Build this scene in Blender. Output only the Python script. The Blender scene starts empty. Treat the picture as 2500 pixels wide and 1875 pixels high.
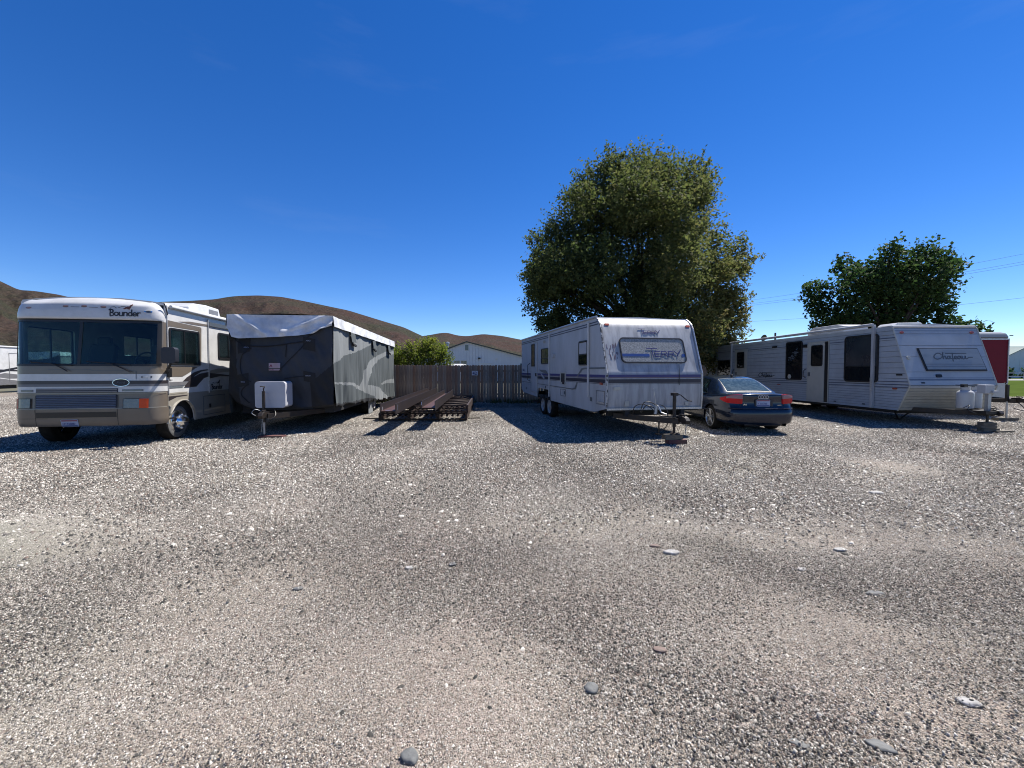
import bpy, bmesh, math, random
import numpy as np
from mathutils import Vector, Matrix, noise
from mathutils.geometry import tessellate_polygon
PI = math.pi
R = math.radians
random.seed(7)
rng = np.random.default_rng(7)
scene = bpy.context.scene
COL = scene.collection

# ------------------------------------------------------------------ camera
cam_d = bpy.data.cameras.new('camera')
cam = bpy.data.objects.new('camera', cam_d)
COL.objects.link(cam)
CAM_H = 1.56
cam.location = (0, 0, CAM_H)
cam.rotation_euler = (R(90) - math.atan(32.5 / 1012.0), 0, 0)
cam_d.sensor_width = 36
cam_d.lens = 36 * 1012 / 2500.0
cam_d.clip_start = 0.05
cam_d.clip_end = 8000
scene.camera = cam

# ------------------------------------------------------------------ sky, sun, exposure
SUN = Vector((1.40, 0.93, 2.86)).normalized()
SUN_EL = math.asin(SUN.z)
SUN_AZ = math.atan2(SUN.x, SUN.y)
world = bpy.data.worlds.new('World')
scene.world = world
world.use_nodes = True
wn, wl = world.node_tree.nodes, world.node_tree.links
wn.clear()
sky = wn.new('ShaderNodeTexSky')
sky.sky_type = 'NISHITA'
sky.sun_disc = False
sky.sun_elevation = SUN_EL
sky.sun_rotation = SUN_AZ
sky.altitude = 1800
sky.air_density = 1.0
sky.dust_density = 0.0
sky.ozone_density = 4.0
bg = wn.new('ShaderNodeBackground')
bg.inputs['Strength'].default_value = 0.061
wo = wn.new('ShaderNodeOutputWorld')
hs_ = wn.new('ShaderNodeHueSaturation')
hs_.inputs['Saturation'].default_value = 1.31
hs_.inputs['Value'].default_value = 1.36
hs_.inputs['Hue'].default_value = 0.512
wl.new(sky.outputs[0], hs_.inputs['Color'])
wtc = wn.new('ShaderNodeTexCoord')
wmp = wn.new('ShaderNodeMapping')
wmp.inputs['Rotation'].default_value = (0.3, 0.5, 0.6)
wmp.inputs['Scale'].default_value = (1.2, 1.0, 6.5)
wnz = wn.new('ShaderNodeTexNoise')
wnz.inputs['Scale'].default_value = 1.6
wnz.inputs['Detail'].default_value = 7
wnz.inputs['Roughness'].default_value = 0.6
wrp = wn.new('ShaderNodeValToRGB')
wrp.color_ramp.elements[0].position = 0.56
wrp.color_ramp.elements[1].position = 0.85
wrp.color_ramp.elements[0].color = (0, 0, 0, 1)
wrp.color_ramp.elements[1].color = (0.06, 0.06, 0.06, 1)
wmx = wn.new('ShaderNodeMix')
wmx.data_type = 'RGBA'
wl.new(wtc.outputs['Generated'], wmp.inputs['Vector'])
wl.new(wmp.outputs[0], wnz.inputs['Vector'])
wl.new(wnz.outputs['Fac'], wrp.inputs[0])
wl.new(wrp.outputs[0], wmx.inputs['Factor'])
wl.new(hs_.outputs[0], wmx.inputs['A'])
wmx.inputs['B'].default_value = (5.5, 6.3, 7.6, 1)
wl.new(wmx.outputs['Result'], bg.inputs['Color'])
wl.new(bg.outputs[0], wo.inputs['Surface'])
sd = bpy.data.lights.new('sun', 'SUN')
sd.energy = 5.0
sd.angle = R(0.5)
sd.color = (1.0, 0.95, 0.88)
so = bpy.data.objects.new('sun', sd)
so.rotation_euler = SUN.to_track_quat('Z', 'Y').to_euler()
so.location = (20, 15, 40)
COL.objects.link(so)
scene.view_settings.view_transform = 'Standard'
scene.view_settings.look = 'None'
scene.view_settings.exposure = 0.95
scene.view_settings.gamma = 1.0
scene.render.engine = 'CYCLES'
scene.cycles.max_bounces = 8
scene.cycles.filter_width = 1.05
scene.cycles.transparent_max_bounces = 12

# ------------------------------------------------------------------ materials
def nodes_of(m):
    m.use_nodes = True
    nt = m.node_tree
    return nt, nt.nodes, nt.links, nt.nodes['Principled BSDF']


def mat(name, col, rough=0.5, metal=0.0, col2=None, scale=6.0, amount=0.5, bump=0.0, bscale=60.0,
        stretch=(1, 1, 1), coat=0.0, spec=0.5, detail=6.0, lo=0.4, hi=0.65):
    if metal < .5:
        col = tuple(c * .68 for c in col)
        col2 = tuple(c * .68 for c in col2) if col2 else None
    m = bpy.data.materials.new(name)
    nt, N, L, P = nodes_of(m)
    P.inputs['Roughness'].default_value = rough
    P.inputs['Metallic'].default_value = metal
    P.inputs['Coat Weight'].default_value = coat
    P.inputs['Specular IOR Level'].default_value = spec
    tc = N.new('ShaderNodeTexCoord')
    mp = N.new('ShaderNodeMapping')
    mp.inputs['Scale'].default_value = stretch
    L.new(tc.outputs['Object'], mp.inputs['Vector'])
    if col2 is None:
        col2 = tuple(c * 0.8 for c in col)
    nz = N.new('ShaderNodeTexNoise')
    nz.inputs['Scale'].default_value = scale
    nz.inputs['Detail'].default_value = detail
    nz.inputs['Roughness'].default_value = 0.62
    L.new(mp.outputs[0], nz.inputs['Vector'])
    rp = N.new('ShaderNodeValToRGB')
    rp.color_ramp.elements[0].position = lo
    rp.color_ramp.elements[1].position = hi
    rp.color_ramp.elements[0].color = (0, 0, 0, 1)
    rp.color_ramp.elements[1].color = (amount, amount, amount, 1)
    L.new(nz.outputs['Fac'], rp.inputs[0])
    mx = N.new('ShaderNodeMix')
    mx.data_type = 'RGBA'
    mx.inputs['A'].default_value = (*col, 1)
    mx.inputs['B'].default_value = (*col2, 1)
    L.new(rp.outputs['Color'], mx.inputs['Factor'])
    L.new(mx.outputs['Result'], P.inputs['Base Color'])
    if bump > 0:
        n2 = N.new('ShaderNodeTexNoise')
        n2.inputs['Scale'].default_value = bscale
        n2.inputs['Detail'].default_value = 5
        L.new(mp.outputs[0], n2.inputs['Vector'])
        bp = N.new('ShaderNodeBump')
        bp.inputs['Strength'].default_value = bump
        bp.inputs['Distance'].default_value = 0.01
        L.new(n2.outputs['Fac'], bp.inputs['Height'])
        L.new(bp.outputs[0], P.inputs['Normal'])
    return m


def glass_mat(name, tint, refl=0.12, rough=0.02):
    m = bpy.data.materials.new(name)
    nt, N, L, P = nodes_of(m)
    N.remove(P)
    out = N['Material Output']
    tr = N.new('ShaderNodeBsdfTransparent')
    tr.inputs['Color'].default_value = (*tint, 1)
    gl = N.new('ShaderNodeBsdfGlossy')
    gl.inputs['Roughness'].default_value = rough
    gl.inputs['Color'].default_value = (0.9, 0.95, 1, 1)
    fr = N.new('ShaderNodeFresnel')
    fr.inputs['IOR'].default_value = 1.5
    ma = N.new('ShaderNodeMath')
    ma.operation = 'MULTIPLY_ADD'
    ma.inputs[1].default_value = 0.75
    ma.inputs[2].default_value = refl * 0.3
    L.new(fr.outputs[0], ma.inputs[0])
    mx = N.new('ShaderNodeMixShader')
    L.new(ma.outputs[0], mx.inputs[0])
    L.new(tr.outputs[0], mx.inputs[1])
    L.new(gl.outputs[0], mx.inputs[2])
    L.new(mx.outputs[0], out.inputs['Surface'])
    return m


def leaf_mat(name, ramp, trans=0.35):
    m = bpy.data.materials.new(name)
    nt, N, L, P = nodes_of(m)
    out = N['Material Output']
    at = N.new('ShaderNodeAttribute')
    at.attribute_name = 'tone'
    rp = N.new('ShaderNodeValToRGB')
    els = rp.color_ramp.elements
    els[0].position, els[0].color = ramp[0][0], (*ramp[0][1], 1)
    els[1].position, els[1].color = ramp[-1][0], (*ramp[-1][1], 1)
    for p, c in ramp[1:-1]:
        e = els.new(p)
        e.color = (*c, 1)
    L.new(at.outputs['Fac'], rp.inputs[0])
    L.new(rp.outputs[0], P.inputs['Base Color'])
    P.inputs['Roughness'].default_value = 0.7
    P.inputs['Specular IOR Level'].default_value = 0.12
    if trans > 0:
        tl = N.new('ShaderNodeBsdfTranslucent')
        hs = N.new('ShaderNodeHueSaturation')
        hs.inputs['Value'].default_value = 1.6
        hs.inputs['Saturation'].default_value = 1.1
        L.new(rp.outputs[0], hs.inputs['Color'])
        L.new(hs.outputs[0], tl.inputs['Color'])
        mx = N.new('ShaderNodeMixShader')
        mx.inputs[0].default_value = trans
        L.new(P.outputs[0], mx.inputs[1])
        L.new(tl.outputs[0], mx.inputs[2])
        L.new(mx.outputs[0], out.inputs['Surface'])
    return m


M = {}
M['white'] = mat('white_paint', (0.80, 0.80, 0.79), 0.32, col2=(0.6, 0.6, 0.58), scale=3, amount=0.6, bump=0.04, bscale=8, coat=0.2)
M['white_old'] = mat('weathered_white', (0.55, 0.57, 0.6), 0.5, col2=(0.4, 0.41, 0.42), scale=2.2, amount=0.7, bump=0.05, bscale=5, stretch=(1, 1, 0.35))
M['white_streak'] = mat('streaked_front_skin', (0.50, 0.52, 0.55), 0.38, col2=(0.16, 0.17, 0.18), scale=5, amount=0.78, bump=0.05, bscale=6, stretch=(1.6, 1.0, 0.22), lo=0.42, hi=0.75, detail=9)
M['white_roof'] = mat('roof_membrane', (0.75, 0.76, 0.77), 0.6, col2=(0.5, 0.5, 0.48), scale=5, amount=0.6)
M['siding'] = mat('ribbed_siding', (0.50, 0.55, 0.60), 0.42, col2=(0.40, 0.43, 0.46), scale=1.8, amount=0.7, bump=0.05, bscale=5)
M['siding_cream'] = mat('yellowed_siding', (0.48, 0.48, 0.43), 0.45, col2=(0.38, 0.37, 0.32), scale=3, amount=0.7, bump=0.04, bscale=8)
M['cream'] = mat('cream_door', (0.55, 0.55, 0.5), 0.45, scale=3, amount=0.5)
M['tan'] = mat('tan_paint', (0.19, 0.158, 0.125), 0.36, col2=(0.165, 0.138, 0.108), scale=3, amount=0.6, coat=0.3)
M['tan_light'] = mat('light_tan_paint', (0.40, 0.37, 0.31), 0.35, col2=(0.33, 0.3, 0.25), scale=3, amount=0.6, coat=0.3)
M['brown_dark'] = mat('dark_brown_stripe', (0.045, 0.038, 0.042), 0.35, scale=4)
M['grey_stripe'] = mat('grey_stripe', (0.2, 0.2, 0.21), 0.4, scale=4)
M['black'] = mat('black_plastic', (0.012, 0.012, 0.014), 0.45, scale=8, bump=0.1)
M['dark'] = mat('dark_interior', (0.02, 0.022, 0.025), 0.8)
M['rubber'] = mat('tyre_rubber', (0.018, 0.017, 0.016), 0.9, spec=.15, col2=(0.045, 0.04, 0.034), scale=9, amount=0.7, bump=0.2, bscale=40)
M['whitewall'] = mat('sun_faded_tyre_wall', (0.2, 0.2, 0.195), 0.8, col2=(0.1, 0.095, 0.085), scale=14, amount=0.7)
M['chrome'] = mat('chrome', (0.75, 0.76, 0.78), 0.12, 1.0, col2=(0.5, 0.5, 0.5), scale=12, amount=0.3)
M['bar'] = mat('dull_chrome_bar', (0.24, 0.23, 0.24), 0.35, 0.2)
M['alloy'] = mat('alloy', (0.45, 0.46, 0.48), 0.3, 0.9, scale=10)
M['steel_white'] = mat('white_steel_rim', (0.5, 0.51, 0.53), 0.4, col2=(0.3, 0.24, 0.18), scale=12, amount=0.6)
M['alu'] = mat('aluminium_trim', (0.5, 0.51, 0.52), 0.4, 0.6, col2=(0.3, 0.29, 0.27), scale=30, amount=0.7, bump=0.2, bscale=50)
M['peel'] = mat('peeling_edge_trim', (0.55, 0.56, 0.57), 0.6, 0.0, col2=(0.04, 0.04, 0.045), scale=11, amount=0.95, bump=0.3, bscale=40, lo=.5, hi=.56)
M['iron'] = mat('black_iron', (0.02, 0.02, 0.022), 0.5, 0.3, col2=(0.06, 0.035, 0.02), scale=15, amount=0.6, bump=0.2)
M['galv'] = mat('galvanised_steel', (0.38, 0.39, 0.4), 0.45, 0.7, scale=14)
M['primer'] = mat('red_primer_steel', (0.085, 0.030, 0.024), 0.6, 0.1, col2=(0.05, 0.026, 0.022), scale=3, amount=0.8, bump=0.15, bscale=30)
M['primer_dull'] = mat('dull_primer_flange', (0.045, 0.033, 0.034), 0.5, 0.3, col2=(0.03, 0.024, 0.026), scale=4, amount=0.8, bump=0.12, bscale=30)
M['rust'] = mat('rusty_steel', (0.05, 0.026, 0.02), 0.75, 0.1, col2=(0.02, 0.014, 0.013), scale=8, amount=0.8, bump=0.25, bscale=30)
M['window'] = mat('dark_window_glass', (0.008, 0.012, 0.016), 0.04, spec=0.4, scale=1.5)
M['window_blue'] = mat('dusty_window_glass', (0.03, 0.042, 0.055), 0.12, spec=0.8, col2=(0.05, 0.065, 0.075), scale=1.2, amount=0.8)
M['curtain_glass'] = mat('curtained_glass', (0.045, 0.10, 0.115), 0.1, spec=0.9, col2=(0.1, 0.2, 0.22), scale=3.5, amount=0.8, stretch=(1, 2.5, 0.5))
M['pane'] = glass_mat('clear_tinted_glass', (0.56, 0.76, 0.72), 0.0)
M['pane_side'] = glass_mat('side_tinted_glass', (0.72, 0.88, 0.86), 0.0)
M['blind'] = mat('white_blind', (0.5, 0.52, 0.56), 0.6)
M['red'] = mat('red_lens', (0.70, 0.010, 0.018), 0.25, spec=.25)
M['red_dark'] = mat('dark_red_lens', (0.35, 0.01, 0.02), 0.25, spec=.25)
M['orange'] = mat('orange_lens', (1.0, 0.10, 0.01), 0.25, spec=.25)
M['amber'] = mat('amber_marker', (0.5, 0.1, 0.05), 0.3, coat=0.3)
M['amber_faded'] = mat('faded_marker_lens', (0.17, 0.11, 0.115), 0.3, coat=0.3)
M['lens'] = mat('clear_lens', (0.20, 0.22, 0.21), 0.1, coat=0.6, bump=0.3, bscale=60, col2=(0.1, 0.12, 0.11))
M['blue'] = mat('blue_stripe', (0.028, 0.032, 0.20), 0.4, col2=(0.05, 0.045, 0.16), scale=5)
M['blue_bright'] = mat('bright_blue_print', (0.02, 0.075, 0.30), 0.4, scale=5)
M['navy'] = mat('navy_stripe', (0.012, 0.014, 0.04), 0.4, scale=5)
M['mauve'] = mat('faded_mauve_stripe', (0.17, 0.13, 0.17), 0.45, col2=(0.25, 0.18, 0.2), scale=7)
M['purple'] = mat('faded_purple_print', (0.10, 0.075, 0.2), 0.5, col2=(0.2, 0.16, 0.28), scale=9)
M['silver_green'] = mat('grey_green_stripe', (0.16, 0.18, 0.19), 0.4, scale=6)
M['stripe_blue'] = mat('slate_blue_stripe', (0.10, 0.125, 0.19), 0.4, scale=6)
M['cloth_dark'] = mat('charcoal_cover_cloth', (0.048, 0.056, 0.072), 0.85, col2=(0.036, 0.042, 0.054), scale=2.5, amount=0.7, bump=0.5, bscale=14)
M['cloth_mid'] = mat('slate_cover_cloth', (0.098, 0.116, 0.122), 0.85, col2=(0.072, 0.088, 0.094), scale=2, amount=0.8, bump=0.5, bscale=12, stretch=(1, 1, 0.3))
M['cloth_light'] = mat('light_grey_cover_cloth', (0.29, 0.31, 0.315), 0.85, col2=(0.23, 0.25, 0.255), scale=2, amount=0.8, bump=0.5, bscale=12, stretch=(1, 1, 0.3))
M['cloth_black'] = mat('black_cover_hem', (0.018, 0.02, 0.024), 0.85, bump=0.4, bscale=12)
M['cloth_white'] = mat('white_cover_roof_cloth', (0.95, 0.96, 0.98), 0.55, col2=(0.45, 0.47, 0.5), scale=2.2, amount=0.7, bump=0.6, bscale=9)
M['strap'] = mat('black_webbing', (0.008, 0.009, 0.014), 0.7)
M['wood'] = mat('weathered_fence_wood', (0.42, 0.30, 0.21), 0.85, col2=(0.17, 0.115, 0.085), scale=5, amount=0.85, bump=0.5, bscale=30, stretch=(3, 3, 0.35))
M['wood_red'] = mat('reddish_fence_wood', (0.44, 0.26, 0.16), 0.85, col2=(0.19, 0.11, 0.075), scale=5, amount=0.8, bump=0.5, bscale=30, stretch=(3, 3, 0.35))
M['wood_grey'] = mat('grey_fence_wood', (0.46, 0.36, 0.27), 0.85, col2=(0.22, 0.16, 0.12), scale=5, amount=0.8, bump=0.5, bscale=30, stretch=(3, 3, 0.35))
M['block_wood'] = mat('timber_block', (0.20, 0.17, 0.13), 0.8, col2=(0.09, 0.08, 0.06), scale=8, amount=0.8, bump=0.4, stretch=(0.5, 3, 3))
M['block_red'] = mat('red_stained_timber', (0.16, 0.05, 0.055), 0.8, col2=(0.1, 0.07, 0.05), scale=8, amount=0.8, bump=0.4)
M['bark'] = mat('tree_bark', (0.045, 0.036, 0.03), 0.9, scale=5, bump=0.6, bscale=20)
M['car_blue'] = mat('dark_blue_car_paint', (0.009, 0.018, 0.042), 0.22, 0.1, col2=(0.012, 0.021, 0.038), scale=4, amount=0.6, coat=.6, spec=.3)
M['car_glass'] = mat('dusty_car_glass', (0.035, 0.065, 0.09), 0.07, col2=(0.12, 0.175, 0.21), scale=14, amount=0.7, spec=0.25, lo=0.42, hi=0.72)
M['car_side_glass'] = mat('car_side_glass', (0.012, 0.022, 0.026), 0.05, col2=(0.06, 0.13, 0.12), scale=5, amount=0.8, spec=0.8, lo=0.52, hi=0.62)
M['red_trailer'] = mat('crimson_trailer_paint', (0.20, 0.006, 0.022), 0.5, spec=0.15)
M['grey_cap'] = mat('grey_fibreglass_cap', (0.13, 0.16, 0.19), 0.4)
M['barn'] = mat('barn_siding_paint', (0.80, 0.84, 0.88), 0.6, col2=(0.7, 0.74, 0.78), scale=1)
M['barn_roof'] = mat('dark_green_roof', (0.05, 0.075, 0.07), 0.5)
M['green_roof'] = mat('pale_green_roof', (0.16, 0.23, 0.20), 0.5, col2=(0.24, 0.3, 0.27), scale=2)
M['brown_roof'] = mat('brown_shingles', (0.06, 0.045, 0.04), 0.9, bump=0.4)
M['stucco'] = mat('tan_wall', (0.3, 0.25, 0.2), 0.9)
M['plate_white'] = mat('plate_white', (0.42, 0.50, 0.70), 0.4)
M['plate_red'] = mat('plate_red_band', (0.3, 0.05, 0.09), 0.4)
M['plate_blue'] = mat('plate_blue', (0.03, 0.07, 0.3), 0.4)
M['sign_pink'] = mat('pale_pink_label', (0.5, 0.38, 0.45), 0.5)
M['sign_red'] = mat('crimson_print', (0.25, 0.01, 0.05), 0.5)
M['ink'] = mat('dark_ink', (0.02, 0.022, 0.03), 0.5)
M['ink_grey'] = mat('grey_ink', (0.10, 0.12, 0.14), 0.5)
M['kanga'] = mat('rust_brown_print', (0.16, 0.05, 0.03), 0.5)
M['sun_board'] = mat('patchy_window_board', (0.42, 0.44, 0.44), 0.5, col2=(0.13, 0.14, 0.15), scale=38, amount=0.8, lo=0.38, hi=0.62, detail=9)
M['chat_board'] = mat('faded_window_board', (0.36, 0.40, 0.42), 0.35, col2=(0.27, 0.31, 0.34), scale=3, amount=0.8, stretch=(0.6, 1, 2.5))
M['tank_white'] = mat('white_tank_paint', (0.6, 0.61, 0.62), 0.35, col2=(0.5, 0.5, 0.48), scale=5)
M['tank_cover'] = mat('white_plastic_cover', (0.6, 0.61, 0.67), 0.4, col2=(0.52, 0.53, 0.58), scale=4)
M['mirror_shell'] = mat('mirror_shell', (0.022, 0.026, 0.038), 0.5, bump=0.1)
M['snow_patch'] = mat('pale_rock', (0.42, 0.36, 0.3), 0.9)

# ------------------------------------------------------------------ mesh helpers
def rr(x0, x1, z0, z1, r=0.05, n=4):
    out = []
    for cx, cz, a0 in ((x1 - r, z0 + r, -90), (x1 - r, z1 - r, 0), (x0 + r, z1 - r, 90), (x0 + r, z0 + r, 180)):
        for i in range(n + 1):
            a = R(a0 + 90.0 * i / n)
            out.append((cx + r * math.cos(a), cz + r * math.sin(a)))
    return out


def rect(x0, x1, z0, z1):
    return [(x0, z0), (x1, z0), (x1, z1), (x0, z1)]


class MB:
    def __init__(s):
        s.v, s.f, s.mi = [], [], []

    def add(s, vs, fs, mi=0):
        o = len(s.v)
        s.v += [tuple(p) for p in vs]
        s.f += [tuple(o + i for i in f) for f in fs]
        s.mi += [mi] * len(fs)
        return s

    def box(s, x0, x1, y0, y1, z0, z1, mi=0):
        v = [(x, y, z) for z in (z0, z1) for y in (y0, y1) for x in (x0, x1)]
        return s.add(v, [(0, 2, 3, 1), (4, 5, 7, 6), (0, 1, 5, 4), (2, 6, 7, 3), (0, 4, 6, 2), (1, 3, 7, 5)], mi)

    def slab(s, poly, fr, d0, d1, holes=(), mi=0):
        loops = [list(poly)] + [list(h) for h in holes]
        flat = [p for l in loops for p in l]
        tris = tessellate_polygon([[Vector((p[0], p[1], 0)) for p in l] for l in loops])
        n = len(flat)
        vs = [fr(u, v, d0) for u, v in flat] + [fr(u, v, d1) for u, v in flat]
        fs = [tuple(t) for t in tris] + [tuple(n + i for i in reversed(t)) for t in tris]
        o = 0
        for l in loops:
            k = len(l)
            for i in range(k):
                a, b = o + i, o + (i + 1) % k
                fs.append((a, b, n + b, n + a))
            o += k
        return s.add(vs, fs, mi)

    def prism(s, prof, x0, x1, mi=0):
        """profile (y,z) extruded along x"""
        return s.slab(prof, lambda u, v, d: (d, u, v), x0, x1, mi=mi)

    def tube(s, pts, r, n=8, caps=True, mi=0):
        pts = [Vector(p) for p in pts]
        rs = r if isinstance(r, (list, tuple)) else [r] * len(pts)
        vs, fs = [], []
        ref = None
        for i, p in enumerate(pts):
            t = (pts[min(i + 1, len(pts) - 1)] - pts[max(i - 1, 0)]).normalized()
            if ref is None:
                ref = t.cross(Vector((0, 0, 1)))
                if ref.length < 0.05:
                    ref = Vector((1, 0, 0))
            ref = (ref - t * ref.dot(t)).normalized()
            b = t.cross(ref)
            for k in range(n):
                a = 2 * PI * k / n
                vs.append(p + (ref * math.cos(a) + b * math.sin(a)) * rs[i])
        for i in range(len(pts) - 1):
            for k in range(n):
                a, b2 = i * n + k, i * n + (k + 1) % n
                fs.append((a, b2, b2 + n, a + n))
        if caps:
            fs.append(tuple(reversed(range(n))))
            fs.append(tuple((len(pts) - 1) * n + k for k in range(n)))
        return s.add(vs, fs, mi)

    def lathe(s, prof, origin, axis='z', n=24, mi=0):
        vs, fs = [], []
        ox, oy, oz = origin
        for r_, h in prof:
            for k in range(n):
                a = 2 * PI * k / n
                c, d = r_ * math.cos(a), r_ * math.sin(a)
                vs.append((ox + h, oy + c, oz + d) if axis == 'x' else (ox + c, oy + h, oz + d) if axis == 'y' else (ox + c, oy + d, oz + h))
        for i in range(len(prof) - 1):
            for k in range(n):
                a, b = i * n + k, i * n + (k + 1) % n
                fs.append((a, b, b + n, a + n))
        return s.add(vs, fs, mi)

    def grid(s, fn, nu, nv, mi=None):
        vs = [fn(i / nu, j / nv) for j in range(nv + 1) for i in range(nu + 1)]
        fs, ms = [], []
        for j in range(nv):
            for i in range(nu):
                a = j * (nu + 1) + i
                fs.append((a, a + 1, a + nu + 2, a + nu + 1))
                ms.append(mi((i + .5) / nu, (j + .5) / nv) if mi else 0)
        o = len(s.v)
        s.v += [tuple(p) for p in vs]
        s.f += [tuple(o + i for i in f) for f in fs]
        s.mi += ms
        return s

    def ribbon(s, pts, w, fr, d=0.004, th=0.004, mi=0):
        """flat stroke of width w in the (u,v) plane of frame fr"""
        n = len(pts)
        for i in range(n - 1):
            (u0, v0), (u1, v1) = pts[i], pts[i + 1]
            L = math.hypot(u1 - u0, v1 - v0) or 1e-6
            tx, ty = (u1 - u0) / L, (v1 - v0) / L
            e = w * 0.45
            u0, v0, u1, v1 = u0 - tx * e, v0 - ty * e, u1 + tx * e, v1 + ty * e
            px, py = -ty * w / 2, tx * w / 2
            s.slab([(u0 + px, v0 + py), (u1 + px, v1 + py), (u1 - px, v1 - py), (u0 - px, v0 - py)], fr, d, d + th + 0.0002 * (i % 3), mi=mi)
        return s

    def build(s, name, mats, parent=None, smooth=False, bevel=0.0, angle=40, subsurf=0, fix=True):
        me = bpy.data.meshes.new(name)
        me.from_pydata(s.v, [], s.f)
        mats = mats if isinstance(mats, (list, tuple)) else [mats]
        for m_ in mats:
            me.materials.append(m_)
        me.polygons.foreach_set('material_index', s.mi)
        if fix:
            bm = bmesh.new()
            bm.from_mesh(me)
            bmesh.ops.recalc_face_normals(bm, faces=bm.faces)
            bm.to_mesh(me)
            bm.free()
        if smooth:
            me.polygons.foreach_set('use_smooth', [True] * len(me.polygons))
            try:
                me.set_sharp_from_angle(angle=R(angle))
            except Exception:
                pass
        o = bpy.data.objects.new(name, me)
        COL.objects.link(o)
        if parent is not None:
            o.parent = parent
        if bevel:
            b = o.modifiers.new('edge', 'BEVEL')
            b.width = bevel
            b.segments = 2
            b.limit_method = 'ANGLE'
            b.angle_limit = R(35)
        if subsurf:
            q = o.modifiers.new('smooth', 'SUBSURF')
            q.levels = q.render_levels = subsurf
        return o


def tag(o, label, cat, group=None, kind=None):
    o['label'] = label
    o['category'] = cat
    if group:
        o['group'] = group
    if kind:
        o['kind'] = kind
    return o


def thing(name, label, cat, loc=(0, 0, 0), yaw=0.0, group=None):
    o = bpy.data.objects.new(name, None)
    COL.objects.link(o)
    o.location = loc
    o.rotation_euler = (0, 0, R(yaw))
    return tag(o, label, cat, group)


def structure(o):
    o['kind'] = 'structure'
    return o


def catmull(pts, n=6):
    out = []
    P_ = [pts[0]] + list(pts) + [pts[-1]]
    for i in range(1, len(P_) - 2):
        a, b, c, d = (Vector(q) for q in P_[i - 1:i + 3])
        for k in range(n):
            t = k / n
            out.append(tuple(0.5 * ((2 * b) + (c - a) * t + (2 * a - 5 * b + 4 * c - d) * t * t + (3 * b - a - 3 * c + d) * t ** 3)))
    out.append(tuple(pts[-1]))
    return out


def fr_right(W):
    return lambda u, v, d: (W + d, u, v)


def fr_left(u, v, d):
    return (-d, u, v)


def fr_front(y0):
    return lambda u, v, d: (u, y0 - d, v)


def fr_slope(y0, z0, y1, z1):
    """front plane leaning back: v is height (z), u is x"""
    n = Vector((0, -(z1 - z0), (y1 - y0))).normalized()
    return lambda u, v, d: (u, y0 + (v - z0) * (y1 - y0) / (z1 - z0) + n.y * d, v + n.z * d)


def text(body, fr, u, v, size, m_, parent, dirn=1, shear=0.0, d=0.003, bold=0.0, name='lettering', sx=1.0, ext=0.0015):
    cu = bpy.data.curves.new(name, 'FONT')
    cu.body = body
    cu.size = size
    cu.shear = shear
    cu.extrude = ext
    cu.offset = bold
    cu.resolution_u = 3
    cu.materials.append(m_)
    o = bpy.data.objects.new(name, cu)
    COL.objects.link(o)
    O = Vector(fr(u, v, d))
    X = (Vector(fr(u + dirn * 0.01, v, d)) - O).normalized() * sx
    Y = (Vector(fr(u, v + 0.01, d)) - O).normalized()
    Z = X.cross(Y).normalized()
    mt = Matrix((X, Y, Z)).transposed().to_4x4()
    mt.translation = O
    o.parent = parent
    o.matrix_local = mt
    return o


GL = {
    'T': [[(-.25, 1), (1.15, 1)], [(.45, 1), (.45, -.12)]],
    'E': [[(.72, .62), (.1, .62), (0, .52), (0, .1), (.1, 0), (.75, 0)], [(.0, .32), (.6, .32)]],
    'R': [[(0, 0), (0, .62), (.6, .62), (.7, .5), (.7, .38), (.6, .3), (.12, .3)], [(.4, .3), (.78, 0)]],
    'Y': [[(-.1, .72), (.35, .3), (.35, 0)], [(.35, .3), (.9, .85)]],
    'B': [[(-.1, .95), (.1, 1.05), (.1, 0), (.5, .02), (.66, .2), (.5, .45), (.12, .5), (.5, .62), (.55, .85), (.35, 1), (.1, 1)]],
    'o': [[(.3, 0), (.06, .1), (0, .3), (.1, .52), (.3, .58), (.52, .5), (.6, .3), (.52, .08), (.3, 0)]],
    'u': [[(0, .58), (0, .15), (.12, 0), (.4, 0), (.52, .15), (.52, .58)], [(.52, .2), (.56, 0)]],
    'n': [[(0, 0), (0, .58)], [(0, .4), (.15, .58), (.4, .58), (.52, .45), (.52, 0)]],
    'd': [[(.52, 1.05), (.52, 0)], [(.52, .3), (.45, .52), (.25, .58), (.05, .45), (0, .25), (.1, .04), (.3, 0), (.52, .15)]],
    'e': [[(.02, .3), (.56, .3), (.5, .5), (.28, .58), (.06, .46), (0, .25), (.1, .05), (.3, 0), (.55, .08)]],
    'r': [[(0, 0), (0, .58)], [(0, .36), (.16, .55), (.42, .56)]],
}


def strokes(word, adv, fr, u, v, h, w, dirn, mt_, parent, smooth=False, name='lettering', slant=0.0, d=0.004, xs=1.0):
    mb = MB()
    x = 0.0
    for ch, a in zip(word, adv):
        for st in GL[ch]:
            pts = catmull([(p[0], p[1], 0) for p in st], 3) if smooth else st
            mb.ribbon([(u + dirn * (x + p[0] * xs + slant * p[1]) * h, v + p[1] * h) for p in pts], w, fr, d)
        x += a
    return mb.build(name, mt_, parent)


def polyrib(lines, fr, u, v, h, w, dirn, mt_, parent, name='lettering', d=0.004, sm=4):
    mb = MB()
    for st in lines:
        pts = catmull([(p[0], p[1], 0) for p in st], sm) if sm else st
        mb.ribbon([(u + dirn * p[0] * h, v + p[1] * h) for p in pts], w, fr, d)
    return mb.build(name, mt_, parent)


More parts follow.
